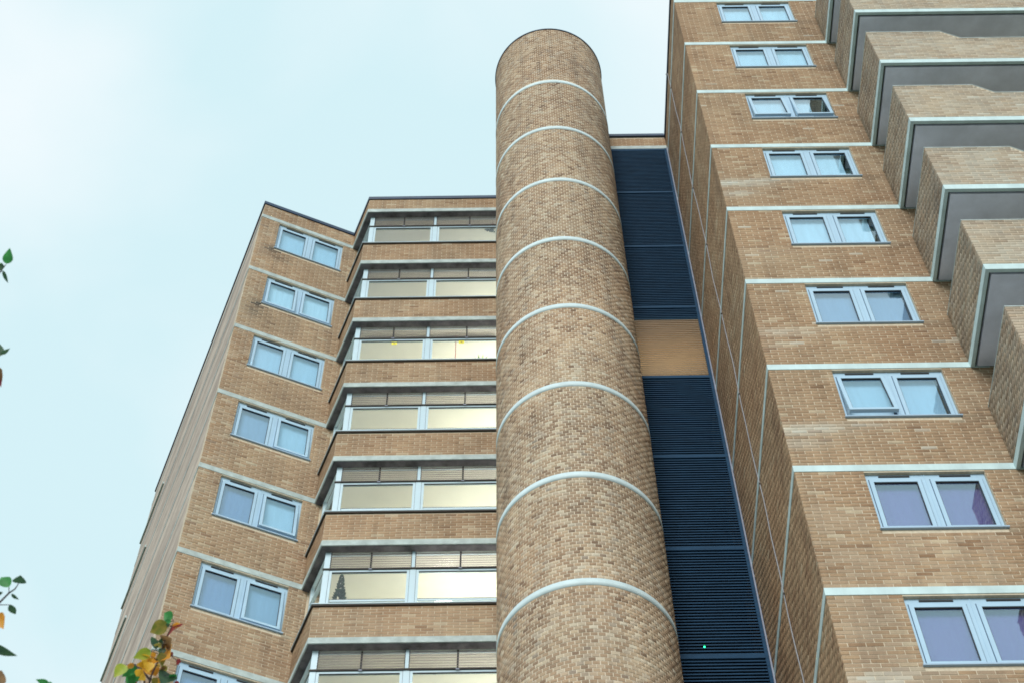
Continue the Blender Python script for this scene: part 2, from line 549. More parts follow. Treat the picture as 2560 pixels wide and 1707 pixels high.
class Bricks:
    """all bricks of one thing; the 300 that show largest become objects, the rest one part"""

    def __init__(self):
        self.items = []

    def add(self, O, u, inw, u0, u1, z0, z1, tone, dark=0.0, pale=0.0, parent=None):
        # O: point on the face at z = 0
        self.items.append((O, u, inw, u0, u1, z0, z1, tone, dark, pale, parent))

    def wall(self, O, u, inw, ua, ub, za, zb, holes=(), parent=None, tone=None, stains=None, module=0.225, ulim=None, phase=0.0):
        n = int(round((zb - za) / COURSE))
        for c in range(n):
            z0 = za + c * COURSE
            zf, zt = z0 + 0.005, z0 + COURSE - 0.005
            ci = int(round((z0 - Z0) / COURSE))
            a, b = ua, ub
            if ulim:
                a, b = ulim(z0 + COURSE, ua, ub)
                if b - a < 0.03:
                    continue
            segs = [(a, b)]
            for (h0, h1, hz0, hz1) in holes:
                if zf < hz1 - 0.004 and zt > hz0 + 0.004:
                    ns = []
                    for (s, e) in segs:
                        if h1 <= s or h0 >= e:
                            ns.append((s, e))
                        else:
                            if h0 - s > 0.02:
                                ns.append((s, h0))
                            if e - h1 > 0.02:
                                ns.append((h1, e))
                    segs = ns
            off = phase + (module / 2 if ci % 2 else 0.0)
            for (s, e) in segs:
                i0 = math.floor((s - off) / module) - 1
                i1 = math.ceil((e - off) / module) + 1
                for i in range(i0, i1):
                    b0 = max(s + 0.001, off + i * module + 0.005)
                    b1 = min(e - 0.001, off + (i + 1) * module - 0.005)
                    if b1 - b0 < 0.008:
                        continue
                    jt = 0.0012
                    tn = tone(((b0 + b1) / 2, z0)) if tone else 0.5
                    dk, pl = stains((b0 + b1) / 2, z0) if stains else (0, 0)
                    self.add(O, u, inw, b0 + rnd.uniform(-jt, jt), b1 + rnd.uniform(-jt, jt), zf + rnd.uniform(-jt, jt),
                             zt + rnd.uniform(-jt, jt), tn, dk, pl, parent)

    def finish(self, owner, mat, keep=300):
        n = len(self.items)
        O = np.array([tuple(i[0]) for i in self.items])
        U = np.array([tuple(i[1]) for i in self.items])
        I = np.array([tuple(i[2]) for i in self.items])
        Q = np.array([i[3:7] for i in self.items])
        T = np.array([i[7:10] for i in self.items])
        dep = nrs.uniform(-0.0016, 0.0016, n)
        Zv = np.array([0, 0, 1.0])
        ch = 0.0022

        def pt(uu, zz, d):
            return O + U * uu[:, None] + Zv * zz[:, None] + I * d[:, None]
        f0 = dep
        bk = np.full(n, BR_D)
        V = np.stack([pt(Q[:, 0] + ch, Q[:, 2] + ch, f0), pt(Q[:, 1] - ch, Q[:, 2] + ch, f0),
                      pt(Q[:, 1] - ch, Q[:, 3] - ch, f0), pt(Q[:, 0] + ch, Q[:, 3] - ch, f0),
                      pt(Q[:, 0], Q[:, 2], f0 + ch), pt(Q[:, 1], Q[:, 2], f0 + ch),
                      pt(Q[:, 1], Q[:, 3], f0 + ch), pt(Q[:, 0], Q[:, 3], f0 + ch),
                      pt(Q[:, 0], Q[:, 2], bk), pt(Q[:, 1], Q[:, 2], bk),
                      pt(Q[:, 1], Q[:, 3], bk), pt(Q[:, 0], Q[:, 3], bk)], axis=1)
        # which show largest
        P = V[:, :4, :] - np.array(EYE)
        zz = P @ np.array(FWD)
        px = W_PX / 2 + F_PX * (P @ np.array(RIGHT)) / zz
        py = H_PX / 2 - F_PX * (P @ np.array(UP)) / zz
        area = np.abs((px[:, 0] - px[:, 2]) * (py[:, 1] - py[:, 3]) - (px[:, 1] - px[:, 3]) * (py[:, 0] - py[:, 2])) / 2
        inside = ((px > 0) & (px < W_PX) & (py > 0) & (py < H_PX)).all(axis=1)
        nrm = -I
        cen = V[:, 0, :] - np.array(EYE)
        facing = np.einsum('ij,ij->i', nrm, cen) < 0
        area = np.where(inside & facing, area, 0)
        order = np.argsort(-area)
        top = set(int(k) for k in order[:keep] if area[k] > 0)
        # singles
        cache = {}
        lab = [(0, 1, 2, 3), (0, 4, 5, 1), (1, 5, 6, 2), (2, 6, 7, 3), (3, 7, 4, 0), (4, 8, 9, 5), (5, 9, 10, 6), (6, 10, 11, 7), (7, 11, 8, 4)]
        for k in sorted(top):
            (o3, u3, i3, u0, u1, z0, z1, tn, dk, pl, par) = self.items[k]
            key = (round((u1 - u0) * 250), round(tn * 14), round(dk * 5), round(pl * 5), mat)
            me = cache.get(key)
            if me is None:
                hl, hh = (u1 - u0) / 2, (COURSE - 0.010) / 2
                vv = [(-hl + ch, 0, -hh + ch), (hl - ch, 0, -hh + ch), (hl - ch, 0, hh - ch), (-hl + ch, 0, hh - ch),
                      (-hl, ch, -hh), (hl, ch, -hh), (hl, ch, hh), (-hl, ch, hh),
                      (-hl, BR_D, -hh), (hl, BR_D, -hh), (hl, BR_D, hh), (-hl, BR_D, hh)]
                me = bpy.data.meshes.new('brick')
                me.from_pydata(vv, [], lab)
                me.materials.append(MATS[mat])
                a = me.attributes.new('tint', 'FLOAT_COLOR', 'POINT')
                a.data.foreach_set('color', [tn, dk, pl, 1.0] * 12)
                cache[key] = me
            c = Vector(o3) + Vector(u3) * ((u0 + u1) / 2) + ZAX * ((z0 + z1) / 2) + Vector(i3) * float(dep[k])
            link('brick', me, par or owner, frame(c, Vector(u3), Vector(i3)))
        rest = np.array([k for k in range(n) if k not in top], dtype=int)
        if len(rest) == 0:
            return None
        VV = V[rest].reshape(-1, 3)
        F0 = np.array(lab)
        nb = len(rest)
        FF = (np.arange(nb)[:, None, None] * 12 + F0[None]).reshape(-1)
        me = bpy.data.meshes.new('brickwork')
        nf = nb * 9
        me.vertices.add(nb * 12)
        me.vertices.foreach_set('co', VV.ravel())
        me.loops.add(nf * 4)
        me.loops.foreach_set('vertex_index', FF.astype(np.int32))
        me.polygons.add(nf)
        me.polygons.foreach_set('loop_start', np.arange(0, nf * 4, 4, dtype=np.int32))
        me.update(calc_edges=True)
        a = me.attributes.new('tint', 'FLOAT_COLOR', 'POINT')
        tt = np.ones((nb, 12, 4))
        tt[:, :, :3] = T[rest][:, None, :]
        a.data.foreach_set('color', tt.ravel())
        me.materials.append(MATS[mat])
        o = link('brickwork', me, owner)
        o['kind'] = 'stuff'
        return o


def batch(x, y, sc, seed):
    return mnoise.noise(Vector((x * sc, y * sc * 1.6, seed)))


def flat_tone(p):
    r = rnd.random()
    if r < 0.035:
        return rnd.uniform(0.15, 0.35)
    if r < 0.10:
        return rnd.uniform(0.72, 0.95)
    return min(1, max(0, rnd.gauss(0.53, 0.06) + 0.16 * batch(p[0], p[1], 0.9, 1.7) + 0.10 * batch(p[0], p[1] * 3, 1.6, 4.1)))


def round_tone(th, z):
    r = rnd.random()
    bt = 0.22 * batch(th * CR, z, 0.8, 8.3) + 0.16 * batch(th * CR * 0.5, z * 3.2, 1.1, 2.9)
    if r < 0.07:
        return rnd.uniform(0.0, 0.22)
    if r < 0.22:
        return min(1, rnd.uniform(0.7, 1.0) + 0.5 * bt)
    return min(1, max(0, rnd.gauss(0.46, 0.11) + bt))


def round_grime(th, z):
    st = mnoise.noise(Vector((th * 9.0, z * 0.18, 3.3))) + 0.5 * mnoise.noise(Vector((th * 25.0, z * 0.4, 7.3)))
    fk = ((Z0 - z) / ST) % 1.0
    return max(0.0, 0.35 * (st - 0.15)) + (0.12 * rnd.random() if 0.05 < fk < 0.11 else 0.0)


# ------------------------------------------------------------------ the ground
g = MB().box(-400, 400, -400, 400, -0.5, 0.0).build('ground', 'grass')
tag(g, 'flat lawn around the flats', 'ground', kind='structure')
pv = MB().prism([(-30, -25), (30, -25), (30, 13.5), (7.0, 13.9), (-30, 19)], 0.004, 0.02).build('pavement', 'paving')
tag(pv, 'grey paved forecourt below the flats', 'pavement', kind='structure')
kb = MB().box(-30, 30, -25.25, -25.0, 0.004, 0.12).build('kerb', 'kerb_stone')
tag(kb, 'stone kerb along the forecourt', 'kerb', kind='structure')


# ------------------------------------------------------------------ double casement windows of the brick walls
WIN_W, WIN_T, WIN_B = 1.70, -0.175, -1.475      # width; head and bottom below the floor band's top


def double_window(owner, M, blinds, tilt=(0, 0)):
    """M: wall frame with its origin at the window's left edge, on the brick face, at the level of the floor band"""
    rc = 0.055                                  # set back behind the brick face
    fr = MB()
    w, t, b = WIN_W, WIN_T, WIN_B
    y0, y1 = rc, rc + 0.07
    fr.box(0.003, 0.045, y0, y1, b, t, M)
    fr.box(w - 0.045, w - 0.003, y0, y1, b, t, M)
    fr.box(0.045, w - 0.045, y0, y1, t - 0.105, t - 0.002, M)
    fr.box(0.045, w - 0.045, y0, y1, b, b + 0.045, M)
    mid = w / 2
    fr.box(mid - 0.055, mid + 0.055, y0, y1, b + 0.045, t - 0.105, M)
    fr.box(mid - 0.006, mid + 0.006, y0 - 0.006, y0, b + 0.045, t - 0.004, M)
    win = fr.build('window', 'blue_frame', owner)
    # projecting sill with a drip
    sl = MB()
    sl.hexa([M @ Vector(p) for p in ((-0.02, -0.035, b - 0.028), (w + 0.02, -0.035, b - 0.028), (w + 0.02, rc + 0.02, b - 0.022), (-0.02, rc + 0.02, b - 0.022),
                                     (-0.02, -0.035, b - 0.004), (w + 0.02, -0.035, b - 0.004), (w + 0.02, rc + 0.02, b + 0.004), (-0.02, rc + 0.02, b + 0.004))])
    sl.build('sill', 'sill_metal', win)
    for s in range(2):
        x0 = 0.055 if s == 0 else mid + 0.065
        x1 = mid - 0.065 if s == 0 else w - 0.055
        hz = t - 0.115
        lz = b + 0.055
        h = hz - lz
        wd = x1 - x0
        # sash in local space hinged at its head; x to the right, y into the wall, z down from 0
        T = M @ Matrix.Translation((x0, rc - 0.012, hz)) @ Matrix.Rotation(math.radians(-tilt[s]), 4, 'X')
        sm = MB()
        e = 0.058
        sm.box(0, e, 0, 0.062, -h, 0, T)
        sm.box(wd - e, wd, 0, 0.062, -h, 0, T)
        sm.box(e, wd - e, 0, 0.062, -e, 0, T)
        sm.box(e, wd - e, 0, 0.062, -h, -h + e, T)
        sm.build('sash', 'blue_frame', win)
        # dark glazing gasket
        gm = MB()
        for (a0, a1, c0, c1) in ((e, e + 0.008, -h + e, -e), (wd - e - 0.008, wd - e, -h + e, -e), (e + .008, wd - e - .008, -e - 0.014, -e), (e + .008, wd - e - .008, -h + e, -h + e + 0.008)):
            gm.box(a0, a1, 0.010, 0.034, c0, c1, T)
        gm.build('gasket', 'black_vent', win)
        pm = MB().box(e - 0.004, wd - e + 0.004, 0.026, 0.032, -h + e - 0.004, -e + 0.004, T)
        pm.build('pane', 'window_glass', win)
        # dark weather seal between frame and sash
        sg = MB()
        for (a0, a1, c0, c1) in ((x0 - 0.0095, x0 - 0.0005, lz - 0.0095, hz + 0.0095), (x1 + 0.0005, x1 + 0.0095, lz - 0.0095, hz + 0.0095), (x0 - 0.0005, x1 + 0.0005, hz + 0.0005, hz + 0.0095), (x0 - 0.0005, x1 + 0.0005, lz - 0.0095, lz - 0.0005)):
            sg.box(a0, a1, rc + 0.004, rc + 0.05, c0, c1, M)
        sg.build('seal', 'seal_blue', win)
        # trickle vent over the sash
        vm = MB().box(x0 + wd * 0.20, x0 + wd * 0.80, rc - 0.012, rc + 0.004, t - 0.062, t - 0.032, M)
        vm.build('vent', 'black_vent', win)
        # curtain or blind hung behind the pane, gently folded
        bn, cover = blinds[s]
        if cover != 0:
            bm = MB()
            c0, c1 = (x0, x1) if cover >= 1 else ((x0, x0 + wd * cover) if cover > 0 else (x1 + wd * cover, x1))
            nfold = 18
            amp = 0.004 if bn == 'blind_white' else 0.0015
            pts = [(c0 + (c1 - c0) * q / nfold, rc + 0.10 + amp * math.sin(q * 1.9 + s)) for q in range(nfold + 1)]
            for q in range(nfold):
                (xa, ya), (xb, yb) = pts[q], pts[q + 1]
                bm.quad(M @ Vector((xa, ya, b)), M @ Vector((xb, yb, b)), M @ Vector((xb, yb, t)), M @ Vector((xa, ya, t)))
            bm.build('blind', bn, win)
    # dim room behind
    rm = MB()
    d = 0.55
    A = [M @ Vector(p) for p in ((0, rc + 0.075, b), (w, rc + 0.075, b), (w, d, b), (0, d, b), (0, rc + 0.075, t), (w, rc + 0.075, t), (w, d, t), (0, d, t))]
    for q in ((0, 1, 2, 3), (4, 5, 6, 7), (2, 3, 7, 6), (0, 3, 7, 4), (1, 2, 6, 5)):
        rm.quad(*[A[i] for i in q])
    rm.build('room', 'dark_room', win)
    return win


# ================================================================== RIGHT TOWER
XE = 12.6                       # right end of the modelled facade
TW_BACK = 27.0
tower = thing('apartment_tower', 'brick tower block on the right with stacked balconies and string courses', 'building', (8.3, 20.0, 0.0))
WX = 4.985                      # left edge of the windows
KT = range(0, 9)
ROOF_T = Z0 + 0.82
core = MB()
CO = 0.0045                      # mortar face behind the brick face
ZLOW = LV(9.35)
y0, y1 = TY + CO, TY + 0.30
core.box(TX + CO, WX, y0, y1, 0, ROOF_T - 0.10)
core.box(WX + WIN_W, XE, y0, y1, 0, ROOF_T - 0.10)
zprev = ROOF_T - 0.10
for k in KT:
    core.box(WX, WX + WIN_W, y0, y1, LV(k) + WIN_T, zprev)
    zprev = LV(k) + WIN_B - 0.003
core.box(WX, WX + WIN_W, y0, y1, 0, zprev)
core.box(TX + CO, TX + 0.30, y1, TW_BACK, 0, ROOF_T - 0.10)
core.box(XE - 0.30, XE, y1, TW_BACK, 0, ROOF_T - 0.10)
core.box(TX + 0.30, XE - 0.30, TW_BACK - 0.3, TW_BACK, 0, ROOF_T - 0.10)
twall = core.build('wall', 'mortar', tower)
# plain skin of the parts below and behind the picture
MB().box(TX - 0.001, XE, TY - 0.001, TY + CO - 0.001, 0, ZLOW - 0.01).build('lower_front_wall', 'brick_front', tower)
MB().box(TX - 0.001, TX + CO - 0.001, TY + CO, LKY + 0.3, 0, ZLOW - 0.01).build('lower_side_wall', 'brick_side', tower)
MB().box(TX - 0.001, TX + CO - 0.001, LKY + 0.31, TW_BACK, 0, ROOF_T - 0.1).build('rear_side_wall', 'brick_side', tower)
MB().box(TX + 0.3, XE - 0.3, TY + 0.3, TW_BACK - 0.3, ROOF_T - 0.35, ROOF_T - 0.25).build('roof', 'roof_felt', tower)
MB().prism([(TX - 0.03, TY - 0.03), (XE + 0.03, TY - 0.03), (XE + 0.03, TY + 0.32), (TX + 0.32, TY + 0.32), (TX + 0.32, TW_BACK), (TX - 0.03, TW_BACK)],
           ROOF_T - 0.10, ROOF_T).build('roof_coping', 'dark_metal', tower)

BRT = Bricks()
holes = [(WX - TX, WX - TX + WIN_W, LV(k) + WIN_B - 0.035, LV(k) + WIN_T) for k in KT]


def tower_stain(u, z):
    """lime bloom by the corner, soot by the balconies"""
    k = (Z0 - z) / ST
    fk = k - math.floor(k)
    pale = 0.0
    if 3 < k < 9:
        for (cu, cf, ru, rf, s) in ((0.35, 0.66, 0.55, 0.05, 0.75), (0.9, 0.62, 0.7, 0.03, 0.45), (0.25, 0.80, 0.35, 0.05, 0.4)):
            pale = max(pale, s * math.exp(-((u - cu) / ru) ** 2 - ((fk - cf - 0.02 * math.sin(k * 5)) / rf) ** 2) * (0.5 + 0.5 * math.sin(math.floor(k) * 2.3 + 1)))
    if fk < 0.08:
        pale = max(pale, 0.1)
    pale *= rnd.uniform(0.4, 1.1)
    if rnd.random() < 0.006:
        pale = max(pale, rnd.uniform(0.2, 0.45))
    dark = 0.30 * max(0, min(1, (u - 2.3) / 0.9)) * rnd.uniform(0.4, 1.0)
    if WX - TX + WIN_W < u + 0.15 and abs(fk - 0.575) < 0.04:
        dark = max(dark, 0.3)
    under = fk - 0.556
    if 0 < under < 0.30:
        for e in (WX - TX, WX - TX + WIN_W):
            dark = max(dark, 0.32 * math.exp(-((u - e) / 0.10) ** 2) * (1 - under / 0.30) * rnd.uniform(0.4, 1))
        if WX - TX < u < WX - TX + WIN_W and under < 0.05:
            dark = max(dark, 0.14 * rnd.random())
    if 0.056 < fk < 0.09:
        dark = max(dark, 0.12 * rnd.random())
    return min(0.6, dark), min(0.9, max(0, pale))


FO, FU, FI = Vector((TX, TY, 0)), Vector((1, 0, 0)), Vector((0, 1, 0))
for k in range(-1, 10):
    zt = LV(k) - 0.15 if k >= 0 else ROOF_T - 0.105
    zb = LV(k + 1) + 0.012
    if k == 9:
        zb = ZLOW
    nco = int((zt - zb) / COURSE + 0.35)
    zs = zt - nco * COURSE
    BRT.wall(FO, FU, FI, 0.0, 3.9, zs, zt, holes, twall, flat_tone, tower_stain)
SO, SU, SI = Vector((TX, LKY, 0)), Vector((0, -1, 0)), Vector((1, 0, 0))


def side_tone(p):
    return min(1, max(0, rnd.gauss(0.50, 0.14) + 0.18 * batch(p[0], p[1], 0.7, 5.5)))


for k in range(-1, 10):
    zt = LV(k) - 0.15 if k >= 0 else ROOF_T - 0.105
    zb = LV(k + 1) + 0.012
    if k == 9:
        zb = ZLOW
    nco = int((zt - zb) / COURSE + 0.35)
    BRT.wall(SO, SU, SI, 0.0, LKY - TY - BR_D - 0.002, zt - nco * COURSE, zt, (), twall, side_tone, None, phase=0.05)
# floor bands, one L round the corner at every storey
for k in range(0, 10):
    p = 0.007
    MB().prism([(TX - p, TY - p), (BALX + 0.30, TY - p), (BALX + 0.30, TY + 0.02), (TX + 0.02, TY + 0.02), (TX + 0.02, LKY - 0.03), (TX - p, LKY - 0.03)],
               LV(k) - 0.147, LV(k) - 0.002).build('floor_band', 'white_band', tower)
# windows
TB = {0: (('blind_white', 1), ('blind_white', 1)), 1: (('blind_white', 1), ('blind_white', 1)),
      2: (('blind_white', 1), ('blind_white', 0.55)), 3: (('blind_white', 1), ('blind_white', 0.8)),
      4: (('blind_white', 1), ('blind_white', 0.85)), 5: (('blind_grey', 1), ('blind_grey', 0.93)),
      6: (('blind_pale', 1), ('blind_pale', 0.9)), 7: (('blind_purple', 1), ('blind_purple', 1)), 8: (('blind_purple', 1), ('blind_purple', 1))}
TT = {2: (6, 6), 6: (7, 0)}
for k in KT:
    double_window(tower, frame(Vector((WX, TY, LV(k))), FU, FI), TB[k], TT.get(k, (0, 0)))

# balconies
BXE = 11.9
PT = 0.215                       # parapet thickness
HI, LO = 1.42, 1.06
XS0, XS1 = 8.60, 8.93            # where the parapet steps down


def balcony_limit(z_rel_fn):
    def f(ztop, a, b):
        h = z_rel_fn(ztop)
        if h <= LO + 0.001:
            return a, b
        fr = min(1, max(0, (HI - h) / (HI - LO)))
        return a, (XS0 - BALX) + (XS1 - XS0) * fr
    return f


def bal_tone(p):
    return min(1, max(0, rnd.gauss(0.52, 0.11) + 0.2 * batch(p[0], p[1], 1.3, 9.5)))


def bal_stain(u, z):
    zr = (z - Z0) % ST
    pale = 0.20 + 0.22 * rnd.random() + 0.25 * max(0, batch(u, z, 1.1, 6.6)) + (0.25 if rnd.random() < 0.05 else 0)
    dark = 0.08 * rnd.random() + (0.22 * rnd.random() + 0.06 if zr > 1.22 or (zr > 0.88 and u > 1.7) else 0.0)
    return dark, pale * 0.85


def balside_stain(u, z):
    dk = 0.08 + 0.16 * rnd.random() + 0.35 * max(0, batch(u * 1.5, z, 1.2, 12.2))
    return min(0.5, dk), 0.10 + 0.20 * rnd.random()


for k in range(1, 10):
    z = LV(k)
    # white slab edge on three sides
    fw = 0.06
    bal = MB().prism([(BALX, TY - 0.008), (BALX, BALY), (BXE, BALY), (BXE, TY - 0.008), (BXE - fw, TY - 0.008), (BXE - fw, BALY + fw), (BALX + fw, BALY + fw), (BALX + fw, TY - 0.008)],
                     z - 0.160, z - 0.002)
    bo = bal.build('balcony', 'white_band', tower)
    MB().box(BALX + fw + 0.001, BXE - fw - 0.001, BALY + fw + 0.001, TY - 0.009, z - 0.075, z - 0.004).build('slab', 'groove', bo)
    gr = 0.045
    MB().box(BALX + fw + gr, BXE - fw - gr, BALY + fw + gr, TY - 0.02, z - 0.145, z - 0.0755).build('soffit', 'grey_soffit', bo)
    # parapet: mortar body, L in plan, stepped down beyond the sitting corner
    pc = MB()
    i0, i1 = BALX + CO, BALX + PT
    pc.box(i0, i1, BALY + PT, TY + 0.003, z, z + HI)
    prof = [(i0, 0), (BXE - CO, 0), (BXE - CO, LO), (XS1, LO), (XS0, HI), (i0, HI)]
    fy, by = BALY + CO, BALY + PT
    n = len(prof)
    iv = len(pc.v)
    pc.v += [(x, fy, z + h) for x, h in prof] + [(x, by, z + h) for x, h in prof]
    pc.f += [tuple(iv + q for q in range(n)), tuple(iv + n + q for q in reversed(range(n)))]
    pc.f += [(iv + q, iv + n + q, iv + n + (q + 1) % n, iv + (q + 1) % n) for q in range(n)]
    pc.box(BXE - PT, BXE - CO, BALY + PT, TY + 0.003, z, z + LO)
    pc.build('parapet', 'mortar', bo)
    # thin coping following the top
    cp = MB()
    e, th = 0.004, 0.022
    top = [(BALX - e, HI), (XS0, HI), (XS1, LO), (BXE + e, LO)]
    for (xa, ha), (xb, hb) in zip(top, top[1:]):
        cp.hexa([(xa, BALY - e, z + ha + 0.0015), (xb, BALY - e, z + hb + 0.0015), (xb, BALY + PT + e, z + hb + 0.0015), (xa, BALY + PT + e, z + ha + 0.0015),
                 (xa, BALY - e, z + ha + th), (xb, BALY - e, z + hb + th), (xb, BALY + PT + e, z + hb + th), (xa, BALY + PT + e, z + ha + th)])
    cp.box(BALX - e, BALX + PT + e, BALY + PT + e + 0.001, TY - 0.004, z + HI + 0.0015, z + HI + th)
    cp.build('coping', 'concrete_band', bo)
    nco = int(HI / COURSE)
    zs = z + 0.008
    BRT.wall(Vector((BALX, BALY, 0)), FU, FI, 0.0, BXE - BALX, zs, zs + 19 * COURSE - 0.02, (), bo, bal_tone, bal_stain,
             ulim=balcony_limit(lambda zt, zz=z: zt - zz))
    BRT.wall(Vector((BALX, TY - 0.002, 0)), SU, SI, 0.0, TY - BALY - BR_D - 0.004, zs, zs + 19 * COURSE - 0.02, (), bo, side_tone, balside_stain, phase=0.03)
    # handrail over the low part
    hr = MB().box(XS1 + 0.02, BXE - 0.02, BALY + 0.06, BALY + 0.10, z + LO + 0.075, z + LO + 0.135).build('handrail', 'rail_steel', bo)
    for xx in (9.45, 10.55, 11.6):
        MB().prism([(xx - 0.012, BALY + 0.05), (xx + 0.03, BALY + 0.05), (xx + 0.03, BALY + 0.11), (xx - 0.012, BALY + 0.11)], z + LO + 0.02, z + LO + 0.075).build('rail_bracket', 'bracket_steel', bo)
# lightning conductor on the side wall
CYD = 16.25
pts = []
zz = ROOF_T + 0.10
pts = [(TX + 0.12, CYD + 0.12, ROOF_T + 0.06), (TX - 0.02, CYD + 0.11, ROOF_T + 0.07), (TX - 0.05, CYD + 0.10, ROOF_T - 0.05)]
zc = ROOF_T - 0.2
while zc > ZLOW - 4:
    pts.append((TX - 0.016 + rnd.uniform(-0.003, 0.003), CYD + 0.03 * math.sin(zc * 1.3) + 0.02 * math.sin(zc * 3.1 + 1), zc))
    zc -= 0.45
cond = MB().tube(pts, 0.009, 6).build('lightning_conductor', 'conductor_grey', tower)
for q in range(5, len(pts), 6):
    x, y, z = pts[q]
    MB().box(TX - 0.030, TX - 0.002, y - 0.018, y + 0.018, z - 0.016, z + 0.016).build('clip', 'clip_dark', cond)
BRT.finish(tower, 'flat_brick')

# ================================================================== ROUND STAIR TOWER
stair = thing('stair_tower', 'tall round brick stair tower with pale ring bands rising between the blocks', 'tower', (CX, CY, 0.0))
RIM = Z0 + 3.392
SEG = 96


def ring(mb, r0, r1, z0, z1):
    i = len(mb.v)
    for q in range(SEG):
        th = 2 * math.pi * q / SEG
        c, s = math.cos(th), math.sin(th)
        for r, z in ((r1, z0), (r1, z1), (r0, z1), (r0, z0)):
            mb.v.append((CX + r * c, CY + r * s, z))
    for q in range(SEG):
        a, b = i + 4 * q, i + 4 * ((q + 1) % SEG)
        for e in range(4):
            mb.f.append((a + e, b + e, b + (e + 1) % 4, a + (e + 1) % 4))
    return mb


shaft = smooth(ring(MB(), CR - 0.25, CR - 0.0040, 0, RIM - 0.035).build('wall', 'round_mortar', stair))
ZC_LOW = LV(8.6)
MBr = MB()
ring(MBr, CR - 0.0035, CR - 0.001, 0, ZC_LOW - 0.01)
MBr.build('lower_wall', 'brick_front', stair)
BRS = Bricks()
dirc = math.atan2(-CY, -CX)
n_round = round(2 * math.pi * CR / 0.1125)
step = 2 * math.pi / n_round
half = math.radians(112)
nb = int(half / step)


def head_course(zc, ci):
    for j in range(-nb, nb + 1):
        th = dirc + (j + (0.5 if ci % 2 else 0.0)) * step
        nrm = Vector((math.cos(th), math.sin(th), 0))
        uu = Vector((-math.sin(th), math.cos(th), 0))
        # seen from outside, right-hand direction
        inw = -nrm
        hw = CR * step / 2 - 0.0062
        jt = 0.0012
        BRS.add(Vector((CX, CY, 0)) + nrm * CR, uu, inw, -hw + rnd.uniform(-jt, jt), hw + rnd.uniform(-jt, jt), zc + 0.005 + rnd.uniform(-jt, jt), zc + COURSE - 0.005 + rnd.uniform(-jt, jt),
                round_tone(th, zc), min(0.5, round_grime(th, zc)), 0.22 * rnd.random() if rnd.random() < 0.3 else 0, shaft)


for k in range(-1, 9):
    zt = LV(k) - 0.15 if k >= 0 else RIM - 0.037
    zb = LV(k + 1) + 0.012
    if k == 8:
        zb = ZC_LOW
    nco = int((zt - zb) / COURSE + 0.35)
    for c in range(nco):
        zc = zt - (c + 1) * COURSE
        head_course(zc, c)
BRS.finish(stair, 'round_brick')
for k in range(0, 10):
    smooth(ring(MB(), CR - 0.03, CR + 0.006, LV(k) - 0.160, LV(k) - 0.003).build('ring_band', 'ring_paint', stair))
ring(MB(), CR - 0.28, CR + 0.022, RIM - 0.034, RIM).build('rim_coping', 'dark_metal', stair)
MB().prism([(CX + (CR - 0.2) * math.cos(2 * math.pi * q / 32), CY + (CR - 0.2) * math.sin(2 * math.pi * q / 32)) for q in range(32)], RIM - 0.25, RIM - 0.1).build('roof', 'roof_felt', stair)

# ================================================================== LOUVRED LINK
LKX0, LKX1 = 2.45, TX - 0.012
linkb = thing('louvred_link', 'narrow link clad in dark navy louvres between round stair tower and right block', 'building', (3.2, 18.8, 0.0))
lw = MB()
lw.box(LKX0, LKX1, LKY + CO, LKY + 0.25, Z0 + 0.10, Z0 + 0.78)
lwall = lw.build('wall', 'mortar', linkb)
MB().box(LKX0, LKX1, LKY - 0.012, LKY + 0.2, Z0 + 0.09, Z0 + 0.255).build('floor_band', 'concrete_band', linkb)
BRL = Bricks()
BRL.wall(Vector((LKX0, LKY, 0)), FU, FI, 0, LKX1 - LKX0, Z0 + 0.268, Z0 + 0.268 + 6 * COURSE, (), lwall, flat_tone, None)
BRL.finish(linkb, 'flat_brick', keep=120)
MB().box(LKX0, LKX1 - 0.02, LKY - 0.05, LKY + 1.5, Z0 + 0.782, Z0 + 0.90).build('roof_coping', 'dark_metal', linkb)
# frame of the louvres
ZLL = LV(8.4)
LTOP = Z0 - 0.02
MB().box(LKX1 - 0.075, LKX1 - 0.022, LKY - 0.02, LKY + 0.08, ZLL, LTOP + 0.10).build('stile', 'louvre_navy', linkb)
MB().box(LKX0, LKX0 + 0.06, LKY - 0.02, LKY + 0.08, ZLL, LTOP + 0.10).build('stile', 'louvre_navy', linkb)
MB().box(LKX1 - 0.02, LKX1 + 0.004, LKY - 0.045, LKY + 0.02, ZLL, Z0 + 0.085).build('corner_trim', 'trim_grey', linkb)
MB().box(LKX0 + 0.06, LKX1 - 0.075, LKY - 0.01, LKY + 0.08, LTOP, LTOP + 0.10).build('head_rail', 'louvre_navy', linkb)
trans = [Z0 - 2.34 - 2.7 * j for j in range(0, 8)]
for zt in trans:
    MB().box(LKX0 + 0.06, LKX1 - 0.075, LKY - 0.022, LKY + 0.08, zt - 0.05, zt + 0.04).build('transom', 'louvre_navy', linkb)
